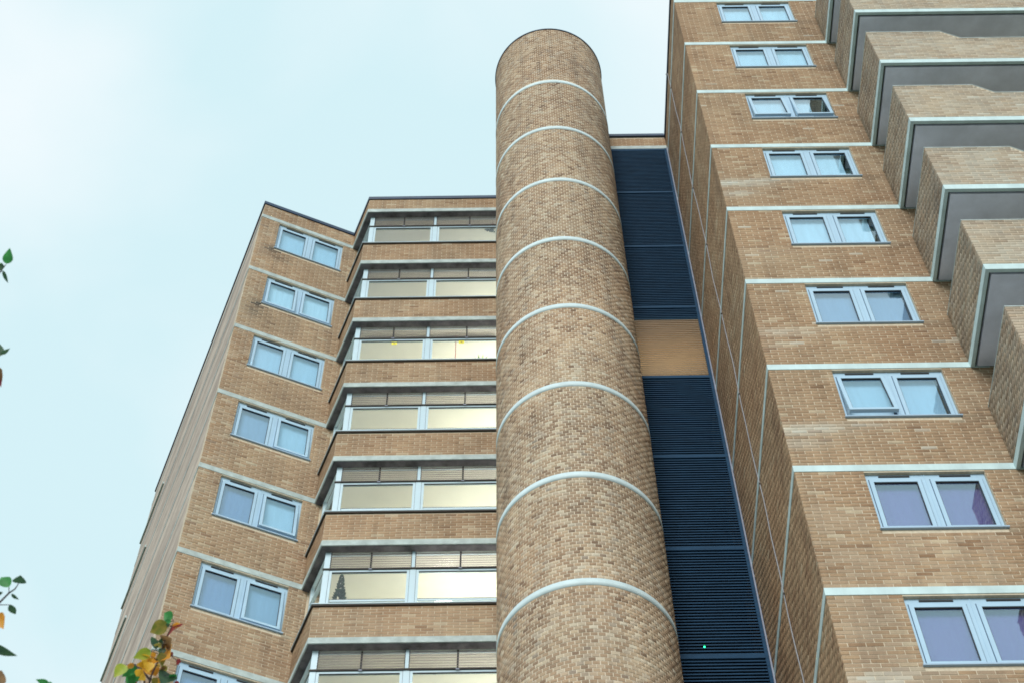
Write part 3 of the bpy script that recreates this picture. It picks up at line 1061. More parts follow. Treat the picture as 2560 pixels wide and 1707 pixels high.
# slat: a bent blade shedding outwards
sx0, sx1 = LKX0 + 0.06, LKX1 - 0.075
sl = MB()
prof = [(0.0, -0.018), (0.0, 0.010), (0.055, 0.034), (0.058, 0.030), (0.004, 0.006), (0.004, -0.018)]
n = len(prof)
sl.v += [(0.0, y, z) for y, z in prof] + [(sx1 - sx0, y, z) for y, z in prof]
sl.f += [tuple(range(n)), tuple(n + q for q in reversed(range(n)))] + [(q, (q + 1) % n, n + (q + 1) % n, n + q) for q in range(n)]
slat_me = sl.mesh('slat', 'louvre_navy')
slat_lit_bronze = sl.mesh('slat', 'louvre_lit_bronze')
bounds = [LTOP] + [z for z in trans]
for a, b in zip(bounds, bounds[1:]):
    top_ = a - (0.05 if a != LTOP else 0.0)
    bot_ = b + 0.04
    ns = int(round((top_ - bot_) / 0.0735))
    for q in range(ns):
        z = top_ - (q + 0.5) * (top_ - bot_) / ns
        link('slat', slat_lit_bronze if Z0 - 10.44 < z < Z0 - 8.21 else slat_me, linkb, Matrix.Translation((sx0, LKY, z)))
# shaft behind, dark; one landing is lit
ZLT, ZLB = Z0 - 8.21, Z0 - 10.44
DB = LKY + 1.15
sh = MB()
sh.box(LKX0, LKX1, DB, DB + 0.2, ZLT + 0.25, Z0 + 0.09)
sh.box(LKX0, LKX1, DB, DB + 0.2, ZLL - 1, ZLB - 0.2)
sh.build('shaft_wall', 'dark_shaft', linkb)
MB().box(LKX0, LKX1, DB, DB + 0.2, ZLB - 0.2, ZLT + 0.25).build('landing_wall', 'stair_wall', linkb)
MB().box(LKX0, LKX1, LKY + 0.10, DB, ZLT, ZLT + 0.2).build('landing_ceiling', 'grey_ceiling', linkb)
MB().box(LKX0, LKX1, LKY + 0.10, DB, ZLB - 0.25, ZLB - 0.05).build('landing_floor', 'dark_shaft', linkb)
MB().box(LKX0 - 0.1, LKX0 - 0.001, LKY + 0.02, 19.6, 0, Z0 + 0.78).build('side_wall', 'dark_shaft', linkb)
for j, zt in enumerate(trans):
    if not (ZLB - 0.5 < zt < ZLT + 0.6):
        MB().box(LKX0, LKX1, LKY + 0.10, DB, zt - 0.05, zt + 0.10).build('landing_floor', 'dark_shaft', linkb)
MB().box(LKX0, LKX1, LKY - 0.005, LKY + 0.25, 0, ZLL - 0.01).build('lower_wall', 'brick_front', linkb)
# lamp on the lit landing
lamp = thing('wall_lamp', 'warm lamp lighting the stair landing behind the louvres', 'lamp', (3.20, LKY + 0.92, ZLB - 0.05))
lo = MB().box(2.54, 3.90, LKY + 0.77, LKY + 1.03, ZLB - 0.049, ZLB - 0.030).build('lamp_body', 'plug_white', lamp)
l = bpy.data.lights.new('landing_light', 'AREA')
l.shape = 'RECTANGLE'
l.size = 1.35
l.size_y = 0.25
l.energy = 15
l.color = (1.0, 0.78, 0.44)
lob = bpy.data.objects.new('landing_light', l)
scene.collection.objects.link(lob)
lob.location = (3.22, LKY + 0.90, ZLB - 0.02)
lob.rotation_euler = (math.pi, 0, 0)
lob.parent = lamp
lob.matrix_parent_inverse = WORLD_INV[lamp.name]
# green exit light glimpsed between the slats
gp = on_y(1761, 1616, LKY - 0.003)
ex = thing('indicator_light', 'small green indicator light showing between the navy louvres', 'light', (gp.x, gp.y, gp.z))
MB().box(gp.x - 0.012, gp.x + 0.012, LKY - 0.010, LKY - 0.001, gp.z - 0.012, gp.z + 0.012).build('lens', 'green_led', ex)

# ================================================================== LEFT BLOCK (angled wing and glazed bay)
block = thing('apartment_block', 'brick block on the left with an angled wing and glazed bays', 'building', (-4.5, 23.5, 0.0))
LT = Z0 + 0.66
KL = range(0, 8)
WS = 0.475                        # window start along the wing front
ML = frame(LP, DV, SV)            # x along the front, y into the wing
wc = MB()


def wbox(mb, x0, x1, y0, y1, z0, z1):
    mb.box(x0, x1, y0, y1, z0, z1, ML)


FL = 2.423
wbox(wc, CO, WS, CO, 0.3, 0, LT - 0.12)
wbox(wc, WS + WIN_W, FL + 0.25, CO, 0.3, 0, LT - 0.12)
zp = LT - 0.12
for k in KL:
    wbox(wc, WS, WS + WIN_W, CO, 0.3, LV(k) + WIN_T, zp)
    zp = LV(k) + WIN_B - 0.003
wbox(wc, WS, WS + WIN_W, CO, 0.3, 0, zp)
wwall = wc.build('wall', 'mortar', block)
sw = MB()
wbox(sw, 0, 0.3, 0.301, WING_LEN, 0, LT - 0.12)
wbox(sw, 0.3, FL + 6, WING_LEN - 0.3, WING_LEN, 0, LT - 0.12)
sw.build('side_wall', 'brick_wing_side', block)
rf = MB()
wbox(rf, 0.3, FL + 5, 0.3, WING_LEN - 0.3, LT - 0.4, LT - 0.3)
rf.build('roof', 'roof_felt', block)
cp = MB()
cp.prism([(-0.03, -0.03), (FL + 0.03, -0.03), (FL + 0.03, 0.32), (0.32, 0.32), (0.32, WING_LEN + 0.03), (-0.03, WING_LEN + 0.03)], LT - 0.12, LT, ML)
cp.build('roof_coping', 'dark_metal', block)
lw2 = MB()
wbox(lw2, -0.001, FL, -0.001, CO - 0.001, 0, LV(7.9) - 0.01)
lw2.build('lower_wall', 'brick_wing', block)
BRW = Bricks()
holes_w = [(WS, WS + WIN_W, LV(k) + WIN_B - 0.035, LV(k) + WIN_T) for k in KL]


def wing_stain(u, z):
    d = 0.0
    for (cu, zr, s, ru, rz) in ((0.45, -1.62, 1.0, 0.17, 0.17), (0.58, -1.88, 0.5, 0.28, 0.2), (0.42, -2.7 - 1.62, 1.0, 0.16, 0.18), (0.36, -2.7 - 1.95, 0.55, 0.2, 0.22), (0.45, -8.1 - 1.6, 0.25, 0.1, 0.12),
                                (2.3, -0.55, 0.3, 0.2, 0.3), (2.2, -1.75, 0.35, 0.12, 0.12), (0.45, -13.5 - 1.62, 0.3, 0.06, 0.06)):
        d = max(d, s * math.exp(-((u - cu) / ru) ** 2 - ((z - Z0 - zr) / rz) ** 2))
    return min(0.9, d * rnd.uniform(0.8, 1.1)), (0.12 * rnd.random() if u < 0.45 else 0.03)


for k in range(-1, 8):
    zt = LV(k) - 0.15 if k >= 0 else LT - 0.125
    zb = LV(k + 1) + 0.012
    if k == 7:
        zb = LV(7.9)
    nco = int((zt - zb) / COURSE + 0.35)
    BRW.wall(LP, DV, SV, 0.0, FL + 0.12, zt - nco * COURSE, zt, holes_w, wwall, flat_tone, wing_stain)
for k in range(0, 9):
    p = 0.007
    b = MB()
    b.prism([(-p, -p), (FL, -p), (FL, 0.02), (0.02, 0.02), (0.02, 0.3), (0.30, 0.3), (0.30, WING_LEN), (-p, WING_LEN)], LV(k) - 0.147, LV(k) - 0.002, ML)
    b.build('floor_band', 'concrete_band', block)
    # dark joint over each band on the side wall
    j = MB()
    wbox(j, -0.004, 0.05, 0.302, WING_LEN - 0.001, LV(k) + 0.001, LV(k) + 0.02)
    j.build('joint', 'groove', block)
LB = {0: (('blind_pale', 1), ('blind_pale', 1)), 1: (('blind_white', 1), ('blind_white', 1)), 2: (('blind_pale', 1), ('blind_pale', 1)),
      3: (('blind_grey', 1), ('blind_pale', 1)), 4: (('blind_blue', 1), ('blind_pale', 1)), 5: (('blind_blue', 1), ('blind_grey', 1)),
      6: (('blind_blue', 1), ('blind_grey', 1)), 7: (('blind_grey', 1), ('blind_grey', 1))}
LTLT = {1: (3.5, 3.5), 3: (0, 3), 4: (0, 5), 5: (0, 3.2), 6: (0, 3)}
for k in KL:
    O = LP + DV * WS + ZAX * LV(k)
    double_window(block, frame(O, DV, SV), LB[k], LTLT.get(k, (0, 0)))
# rear bay on the wing's side: projecting sills and aprons near the far end
for k in range(0, 8):
    b = MB()
    wbox(b, -0.045, -0.001, WING_LEN - 2.2, WING_LEN - 0.02, LV(k) - 1.90, LV(k) - 1.82)
    b.build('sill', 'concrete_band', block)

# ---- glazed bay: plan I -> B -> E
EX = 0.30
SD = (BP - IP).normalized()                        # along the bay's side, towards the corner
SIN = Vector((math.cos(ANG), math.sin(ANG), 0))    # inward from the bay's side
SLEN = (BP - IP).length


def offs(d):
    """plan polyline of the bay moved inwards by d: inner end, corner, right end"""
    y = BY + d
    # side line: IP + SIN*d + SD*s ; find s where y matches
    q = IP + SIN * d
    s = (y - q.y) / SD.y
    c = q + SD * s
    return [(q - SD * 0.02), c, Vector((EX, y, 0))]


def bay_strip(mb, d0, d1, z0, z1):
    a, b = offs(d0), offs(d1)
    mb.prism([(a[0].x, a[0].y), (a[1].x, a[1].y), (a[2].x, a[2].y), (b[2].x, b[2].y), (b[1].x, b[1].y), (b[0].x, b[0].y)], z0, z1)
    return mb


bc = MB()
bay_strip(bc, CO, 0.32, Z0 + 0.004, LT - 0.13)
KB = range(0, 8)
SILL = -1.83
for k in KB:
    bay_strip(bc, CO, 0.32, LV(k + 1) + 0.004, LV(k) + SILL - 0.055)
bay_strip(bc, CO, 0.32, 0, LV(8) - 0.16)
bwall = bc.build('bay_wall', 'mortar', block)
bl = MB()
bay_strip(bl, -0.001, CO - 0.001, 0, LV(8) - 0.16)
bl.build('lower_wall', 'brick_front', block)
bcp = MB()
bay_strip(bcp, -0.03, 0.34, LT - 0.128, LT)
bcp.build('roof_coping', 'dark_metal', block)
MB().prism([(-3.2, BY + 0.3), (EX, BY + 0.3), (EX, BY + 8), (-3.2, BY + 8)], LT - 0.4, LT - 0.3).build('roof', 'roof_felt', block)
MB().box(EX - 0.001, 2.7, BY + 0.0, BY + 0.25, 0, LT - 0.02).build('rear_wall', 'brick_front', block)
mid_x = -1.79
GY = 0.15                                          # glazing line behind the wall face


for k in range(0, 9):
    b = MB()
    bay_strip(b, -0.012, 0.34, LV(k) - 0.150, LV(k) - 0.002)
    b.build('floor_band', 'concrete_band', block)
    s = MB()
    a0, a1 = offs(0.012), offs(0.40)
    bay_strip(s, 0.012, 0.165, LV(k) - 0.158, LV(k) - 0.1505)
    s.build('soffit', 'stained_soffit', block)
for k in KB:
    z = LV(k)
    # sill all round the bay
    s = MB()
    bay_strip(s, -0.045, 0.33, z + SILL - 0.020, z + SILL)
    s.build('sill', 'white_frame', block)
    # dark strip standing in for the shade under the sill
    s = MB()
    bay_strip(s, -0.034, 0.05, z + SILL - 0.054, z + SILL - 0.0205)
    s.build('drip_shade', 'clip_dark', block)
# brick aprons
for k in range(-1, 8):
    zt = (LV(k) + SILL - 0.056) if k >= 0 else LT - 0.132
    zb = LV(k + 1) + 0.004
    nco = int((zt - zb) / COURSE + 0.2)
    zs = zb + (zt - zb - nco * COURSE) / 2
    BRW.wall(Vector((0, BY, 0)), FU, FI, BX + 0.001, EX, zs, zs + nco * COURSE, (), bwall, flat_tone, lambda u, zz: (0.0, 0.03 * rnd.random()))
    BRW.wall(IP, SD, SIN, 0.0, SLEN - BR_D - 0.003, zs, zs + nco * COURSE, (), bwall, side_tone, lambda u, zz: (0.12 * rnd.random(), 0.0), phase=0.07)
BRW.finish(block, 'flat_brick')

# bay windows
cor = offs(GY)[1]
blade_me = {}


def blade_mesh(ln):
    key = round(ln, 3)
    if key not in blade_me:
        m = MB()
        # glass blade leaning slightly, with its dark ground edge below
        m.hexa([(0, 0.0, -0.026), (ln, 0.0, -0.026), (ln, 0.005, -0.026), (0, 0.005, -0.026), (0, 0.014, 0.034), (ln, 0.014, 0.034), (ln, 0.019, 0.034), (0, 0.019, 0.034)])
        m.box(0, ln, -0.001, 0.007, -0.033, -0.0262)
        me = m.mesh('louvre_blade', 'blade_glass')
        me.materials.append(MATS['blade_edge'])
        for q in range(6, 12):
            me.polygons[q].material_index = 1
        blade_me[key] = me
    return blade_me[key]


RX = -0.055
ZT_, ZB_ = -0.160, SILL + 0.001
TRN = -0.655                                       # transom below the louvre lights
for k in KB:
    z = LV(k)
    y = BY + GY
    f = MB()
    x0 = cor.x
    f.box(x0 - 0.03, x0 + 0.075, y, y + 0.10, z + ZB_, z + ZT_)                    # corner post
    f.box(mid_x - 0.030, mid_x + 0.030, y, y + 0.07, z + TRN, z + ZT_)             # slim mullion above
    f.box(mid_x - 0.055, mid_x + 0.055, y, y + 0.09, z + ZB_, z + TRN - 0.001)     # stout mullion below
    f.box(mid_x - 0.004, mid_x + 0.004, y - 0.006, y, z + ZB_, z + ZT_ - 0.01)
    f.box(RX - 0.04, EX, y, y + 0.10, z + ZB_, z + ZT_)                            # right post
    f.box(x0 + 0.075, RX - 0.04, y + 0.052, y + 0.09, z + ZT_ - 0.012, z + ZT_)
    f.box(x0 + 0.075, RX - 0.04, y + 0.062, y + 0.09, z + ZB_, z + ZB_ + 0.03)
    win = f.build('bay_window', 'white_frame', block)
    tb = MB().box(x0 - 0.045, RX - 0.041, y - 0.024, y + 0.02, z + TRN - 0.024, z + TRN + 0.008)
    tb.build('transom', 'clip_dark', win)
    for (a, b, side) in ((x0 + 0.0755, mid_x - 0.0555, 0), (mid_x + 0.0555, RX - 0.0405, 1)):
        # louvre light: glass blades in clips
        ua, ub = (x0 + 0.076, mid_x - 0.031) if side == 0 else (mid_x + 0.031, RX - 0.041)
        nbld = 7
        zt, zb = z + ZT_ - 0.01, z + TRN + 0.012
        for q in range(nbld):
            zc = zt - (q + 0.5) * (zt - zb) / nbld
            link('louvre_blade', blade_mesh(ub - ua), win, Matrix.Translation((ua, y + 0.004, zc)))
        for xc, wd in ((ua + 0.006, 0.012), ((ua + ub) / 2, 0.030), (ub - 0.006, 0.012)):
            c = MB()
            for q in range(nbld):
                zc = zt - (q + 0.5) * (zt - zb) / nbld
                c.box(xc - wd / 2, xc + wd / 2, y - 0.007, y + 0.045, zc - 0.016, zc + 0.016)
            c.box(xc - wd / 2 + 0.003, xc + wd / 2 - 0.003, y + 0.036, y + 0.044, zb, zt)
            c.build('clip_strip', 'black_vent', win)
        MB().box((ua + ub) / 2 - 0.03, (ua + ub) / 2 + 0.03, y - 0.03, y - 0.0245, z + TRN - 0.045, z + TRN - 0.02).build('handle', 'trim_grey', win)
        # sash below
        sm = MB()
        st, sb, e = z + TRN - 0.026, z + ZB_, 0.046
        MB().box(a, a + 0.0065, y + 0.012, y + 0.05, sb, st).build('seal', 'seal_blue', win)
        MB().box(b - 0.0065, b, y + 0.012, y + 0.05, sb, st).build('seal', 'seal_blue', win)
        a, b = a + 0.007, b - 0.007
        sm.box(a, a + e, y + 0.004, y + 0.06, sb, st)
        sm.box(b - e, b, y + 0.004, y + 0.06, sb, st)
        sm.box(a + e, b - e, y + 0.004, y + 0.06, st - e, st)
        sm.box(a + e, b - e, y + 0.004, y + 0.06, sb, sb + e)
        so = sm.build('sash', 'white_frame', win)
        MB().box(a + e + 0.001, b - e - 0.001, y + 0.030, y + 0.036, sb + e - 0.003, st - e + 0.003).build('pane', 'bay_glass', win)
        MB().box(a + e, b - e, y + 0.014, y + 0.029, st - e - 0.016, st - e).build('gasket', 'black_vent', win)
        MB().box(a + e + 0.0015, b - e - 0.0015, y + 0.050, y + 0.075, z - 1.50, z - 1.455).build('guard_rail', 'white_frame', win)
        MB().box(a + e + 0.0015, b - e - 0.0015, y + 0.0501, y + 0.072, z - 1.4545, z - 1.438).build('rail_cap', 'clip_dark', win)
    # side light of the bay
    ip = offs(GY)[0]
    ln = (cor - ip).length
    Ms = frame(ip, SD, SIN)
    sf = MB()
    sf.box(0.10, 0.16, 0, 0.07, z + ZB_, z + ZT_, Ms)
    sf.box(ln - 0.10, ln - 0.035, 0, 0.07, z + ZB_, z + ZT_, Ms)
    sf.box(0.16, ln - 0.10, 0, 0.07, z + TRN - 0.03, z + TRN + 0.01, Ms)
    sf.box(0.16, ln - 0.10, 0, 0.07, z + ZB_, z + ZB_ + 0.05, Ms)
    sf.box(0.16, ln - 0.10, 0, 0.07, z + ZT_ - 0.03, z + ZT_, Ms)
    swn = sf.build('side_light', 'white_frame', block)
    MB().box(0.16, ln - 0.10, 0.03, 0.036, z + ZB_ + 0.05, z + TRN - 0.03, Ms).build('pane', 'bay_glass', swn)
    MB().box(0.16, ln - 0.10, 0.03, 0.036, z + TRN + 0.01, z + ZT_ - 0.03, Ms).build('pane', 'bay_glass', swn)
    sp_ = MB().box(0.0, 0.10, 0.0, 0.1, z + ZB_, z + ZT_, Ms).build('side_panel', 'mortar', block)
    # room: ceiling, back wall, floor, partition
    rc_ = MB().prism([(ip.x + 0.2, ip.y), (cor.x + 0.05, BY + 0.2), (EX, BY + 0.2), (EX, BY + 3.6), (ip.x + 0.2, BY + 3.6)], z - 0.157, z - 0.152)
    rc_.build('ceiling', 'cream_ceiling', block)
    rw = MB()
    rw.box(ip.x + 0.2, EX, BY + 3.6, BY + 3.7, z - 2.60, z - 0.158)
    rw.box(EX, EX + 0.05, BY + 0.3, BY + 3.6, z - 2.60, z - 0.158)
    rw.box(ip.x + 0.12, ip.x + 0.2, ip.y + 0.1, BY + 3.6, z - 2.60, z - 0.158)
    rw.build('room_wall', 'cream_ceiling', block)
    MB().box(ip.x + 0.2, EX, BY + 0.33, BY + 3.6, z - 2.69, z - 2.60).build('room_floor', 'grey_ceiling', block)

# ceiling lamps of the lit flats behind the bays
WORDS = ['top', 'second', 'third', 'fourth', 'fifth', 'sixth', 'seventh', 'eighth']
POW = [38, 62, 105, 95, 80, 100, 75, 70]
for k in KB:
    z = LV(k)
    lx, ly = -0.25, BY + 1.75
    lamp = thing('ceiling_lamp', 'pendant lamp lighting the room behind the %s glazed bay from the roof' % WORDS[k], 'lamp', (lx, ly, z - 0.155), 'lamps in the flats behind the bays')
    MB().tube([(lx, ly, z - 0.157), (lx, ly, z - 0.60)], 0.006, 6).build('cord', 'black_vent', lamp)
    sh_ = MB()
    prof = [(0.05, -0.60), (0.09, -0.62), (0.17, -0.80), (0.165, -0.80), (0.085, -0.63), (0.05, -0.61)]
    i0 = 0
    for q in range(20):
        th = 2 * math.pi * q / 20
        for r, dz in prof:
            sh_.v.append((lx + r * math.cos(th), ly + r * math.sin(th), z + dz))
    for q in range(20):
        a, b = 6 * q, 6 * ((q + 1) % 20)
        for e in range(6):
            sh_.f.append((a + e, b + e, b + (e + 1) % 6, a + (e + 1) % 6))
    smooth(sh_.build('lamp_shade', 'cream_ceiling', lamp))
    l = bpy.data.lights.new('room_light', 'POINT')
    l.energy = POW[k]
    l.color = (1.0, 0.97, 0.85)
    l.shadow_soft_size = 0.15
    lob = bpy.data.objects.new('room_light', l)
    scene.collection.objects.link(lob)
    lob.location = (lx, ly, z - 0.86)
    lob.parent = lamp
    lob.matrix_parent_inverse = WORLD_INV[lamp.name]
# the bare glowing lamp close to the window of the sixth bay
lp = on_y(1108, 1522, BY + 0.62)
dl = thing('floor_lamp', 'brightly glowing bowl lamp behind the right pane of the sixth glazed bay', 'lamp', (lp.x, lp.y, LV(6) + 0.10))
MB().tube([(lp.x, lp.y, LV(6) + 0.10), (lp.x, lp.y, lp.z - 0.02)], 0.012, 8).build('stem', 'trim_grey', dl)
sh_ = MB()
sh_.tube([(lp.x, lp.y, lp.z - 0.02), (lp.x, lp.y, lp.z + 0.015), (lp.x, lp.y, lp.z + 0.05), (lp.x, lp.y, lp.z + 0.07)], [0.06, 0.16, 0.20, 0.205], 24)
smooth(sh_.build('bowl', 'lamp_glow', dl))
# print stickers, curtain rail and cord in the third bay
z = LV(2)
for (px, py) in ((985.5, 858.5), (1153.5, 855.2)):
    q = on_y(px, py, BY + GY + 0.028)
    s = thing('sticker', 'small yellow warning sticker on the %s pane of the third bay' % ('left' if px < 1000 else 'right'), 'sticker', q, 'yellow stickers on the bay panes')
    MB().box(q.x - 0.06, q.x + 0.06, q.y - 0.003, q.y, q.z - 0.05, q.z + 0.05).build('sheet', 'sticker_yellow', s)
    MB().prism([(q.x - 0.02, q.y - 0.0045), (q.x + 0.025, q.y - 0.0045), (q.x + 0.025, q.y - 0.0032), (q.x - 0.02, q.y - 0.0032)], q.z - 0.012, q.z + 0.014).build('print', 'leaf_red', s)
cr = thing('curtain_rail', 'dark curtain rail under the ceiling of the third bay room', 'rail', (-1.8, BY + 0.45, z - 0.16))
MB().box(-3.15, -0.3, BY + 0.42, BY + 0.47, z - 0.215, z - 0.158).build('track', 'clip_dark', cr)
q = on_y(1139, 870, BY + 0.40)
rc2 = thing('blind_cord', 'thin red cord hanging inside the right pane of the third bay', 'cord', (q.x, q.y, z - 1.80))
MB().tube([(q.x, q.y, z - 0.16), (q.x + 0.004, q.y, z - 1.0), (q.x, q.y, z - 1.82)], 0.008, 6).build('strand', 'red_cord', rc2)


# ------------------------------------------------------------------ leaves
def leaf_mesh(name, mat, ln, wd, fold=0.25, curl=0.15, seed=0):
    """ovate pointed leaf along +y from the stalk at the origin, folded on its midrib"""
    m = MB()
    r = random.Random(seed)
    stn = [(0.0, 0.0), (0.06, 0.42), (0.18, 0.82), (0.34, 1.0), (0.52, 0.92), (0.70, 0.64), (0.85, 0.32), (1.0, 0.0)]
    rows = []
    for t_, w_ in stn:
        zc = -curl * ln * t_ * t_
        hw = wd * w_ / 2 * (1 + r.uniform(-0.06, 0.06))
        rows.append([(-hw, ln * t_, zc + fold * hw), (-hw * 0.5, ln * t_, zc + fold * hw * 0.35), (0, ln * t_, zc), (hw * 0.5, ln * t_, zc + fold * hw * 0.35), (hw, ln * t_, zc + fold * hw)])
    for rw_ in rows:
        m.v += rw_
    for a in range(len(rows) - 1):
        for b in range(4):
            m.f.append((5 * a + b, 5 * a + b + 1, 5 * a + b + 6, 5 * a + b + 5))
    return m.mesh(name, mat)


def leaf_between(parent, A, B, mat, wd, twist=0.0, lean=0.0, seed=0, name='leaf', curl=0.15, fold=0.3):
    y = (B - A)
    ln = y.length
    y.normalize()
    toward = (EYE - (A + B) / 2).normalized()
    x = y.cross(toward).normalized()
    zz = x.cross(y).normalized()
    R = Matrix((x, y, zz)).transposed().to_4x4()
    M = Matrix.Translation(A) @ R @ Matrix.Rotation(twist, 4, 'Y')
    o = link(name, leaf_mesh(name, mat, ln, wd, fold, curl, seed), parent, M)
    smooth(o)
    return o


# houseplants on the inner window boards
def board(k, px, py, d):
    p = on_y(px, py, BY + d)
    return Vector((p.x, BY + d, LV(k) + SILL + 0.0005))


# bushy dark plant in the sixth bay, left pane
b0 = board(5, 846, 1500, 0.262)
tp = on_y(855, 1438, BY + 0.262)
pl = thing('houseplant', 'dark bushy houseplant standing behind the left pane of the sixth bay', 'plant', b0, 'houseplants on window boards')
pot = MB()
pot.tube([b0, b0 + Vector((0, 0, 0.09))], [0.045, 0.058], 14)
pot.build('pot', 'terracotta', pl)
stm = MB().tube([b0 + Vector((0, 0, 0.09)), b0.lerp(tp, 0.5), tp], [0.008, 0.006, 0.003], 6).build('stem', 'twig', pl)
hh = tp.z - b0.z
for q in range(170):
    t_ = 0.28 + 0.72 * (q / 169.0)
    A = b0.lerp(tp, t_)
    A.z = b0.z + hh * t_
    A.x = b0.x + (tp.x - b0.x) * t_
    A.y = BY + 0.262
    th = rnd.uniform(0, 6.28)
    r_ = (1 - t_) * 0.19 + 0.035
    B = A + Vector((math.cos(th) * r_, math.sin(th) * r_ * 0.55, rnd.uniform(0.0, 0.05)))
    B.y = max(BY + 0.215, min(BY + 0.5, B.y))
    leaf_between(pl, A.lerp(B, 0.25), B, 'plant_dark', 0.045 + 0.025 * rnd.random(), rnd.uniform(-1, 1), 0, q % 7)
# strappy green plant in the third bay, right pane
b1 = board(2, 1206, 899, 0.262)
p2 = thing('houseplant', 'green strap-leaved houseplant behind the right pane of the third bay', 'plant', b1, 'houseplants on window boards')
MB().tube([b1, b1 + Vector((0, 0, 0.08))], [0.04, 0.05], 14).build('pot', 'terracotta', p2)
for (px, py) in ((1187, 874), (1195, 880), (1204, 871), (1212, 884), (1223, 881), (1230, 892), (1178, 886), (1218, 876), (1190, 890)):
    tip = on_y(px, py, BY + 0.262 + rnd.uniform(-0.03, 0.06))
    base = b1 + Vector((rnd.uniform(-0.02, 0.02), 0, 0.08))
    leaf_between(p2, base, tip, 'plant_green', 0.035, rnd.uniform(-0.5, 0.5), 0, 3)
# trailing dark plant at the top right of the uppermost bay
hp = on_y(1232, 566, BY + 0.30)
p3 = thing('hanging_plant', 'dark trailing plant hanging at the right of the top bay window', 'plant', (hp.x, hp.y, hp.z), 'houseplants on window boards')
hk = Vector((hp.x, hp.y, LV(0) - 0.158))
MB().tube([hk, Vector((hp.x, hp.y, hp.z + 0.02))], 0.004, 6).build('string', 'black_vent', p3)
MB().tube([Vector((hp.x, hp.y, hp.z - 0.05)), Vector((hp.x, hp.y, hp.z + 0.03))], [0.045, 0.06], 12).build('pot', 'terracotta', p3)
for q in range(40):
    base = Vector((hp.x, hp.y, hp.z + 0.03))
    px = rnd.uniform(1196, 1236)
    py = 568 + (px - 1190) / 46 * rnd.uniform(4, 17)
    tip = on_y(px, py, BY + 0.30 + rnd.uniform(-0.05, 0.05))
    leaf_between(p3, tip + Vector((rnd.uniform(-0.03, 0.06), 0, 0.10)), tip, 'plant_dark', 0.08, rnd.uniform(-1, 1), 0, q % 5)

# ================================================================== YOUNG TREE near the camera, its tips in the frame
tree = thing('young_tree', 'slender young tree with green, yellow and red autumn leaves at lower left', 'tree', (-2.35, 3.2, 0.0))
tb_ = Vector((-2.35, 3.2, 0.0))
trunk = MB().tube([tb_, tb_ + Vector((0.03, 0.02, 1.6)), tb_ + Vector((-0.02, 0.05, 3.4)), tb_ + Vector((0.02, 0.0, 5.2)), tb_ + Vector((0.04, -0.2, 6.9))], [0.075, 0.062, 0.048, 0.032, 0.008], 12).build('trunk', 'bark', tree)
smooth(trunk)
cl = lambda x, y: (270 + x / 7.575, 1500 + y / 7.575)
eb = lambda x, y: (x / 5.107, 1400 + y / 5.107)
em = lambda x, y: (x / 3.92, 600 + y / 3.92)
D1, D2, D3 = 5.6, 5.0, 5.3


def twig(pts, rads, name='branch'):
    o = MB().tube(pts, rads, 7).build(name, 'twig', tree)
    return smooth(o)


P = lambda c, x, y, d: at_dist(*c(x, y), d)
# main shoot of the clump
lo_ = at_dist(355, 1900, D1)
twig([tb_ + Vector((0.0, 0.04, 3.9)), Vector((-1.75, 3.45, 4.6)), lo_, P(cl, 780, 1568, D1), P(cl, 820, 1420, D1), P(cl, 900, 1240, D1), P(cl, 1010, 1050, D1), P(cl, 1030, 860, D1),
      P(cl, 1130, 640, D1), P(cl, 1205, 500, D1), P(cl, 1240, 380, D1)], [0.018, 0.014, 0.006, 0.0034, 0.003, 0.0028, 0.0024, 0.002, 0.0018, 0.0015, 0.0012])
twig([P(cl, 790, 1500, D1), P(cl, 670, 1350, D1), P(cl, 500, 1210, D1)], [0.004, 0.003, 0.002])
twig([P(cl, 680, 1640, D1), P(cl, 690, 1500, D1), P(cl, 680, 1420, D1)], [0.004, 0.003, 0.002])
twig([P(cl, 780, 1500, D1), P(cl, 900, 1480, D1)], [0.003, 0.002])
twig([P(cl, 1160, 1000, D1), P(cl, 1290, 1130, D1)], [0.0015, 0.001])
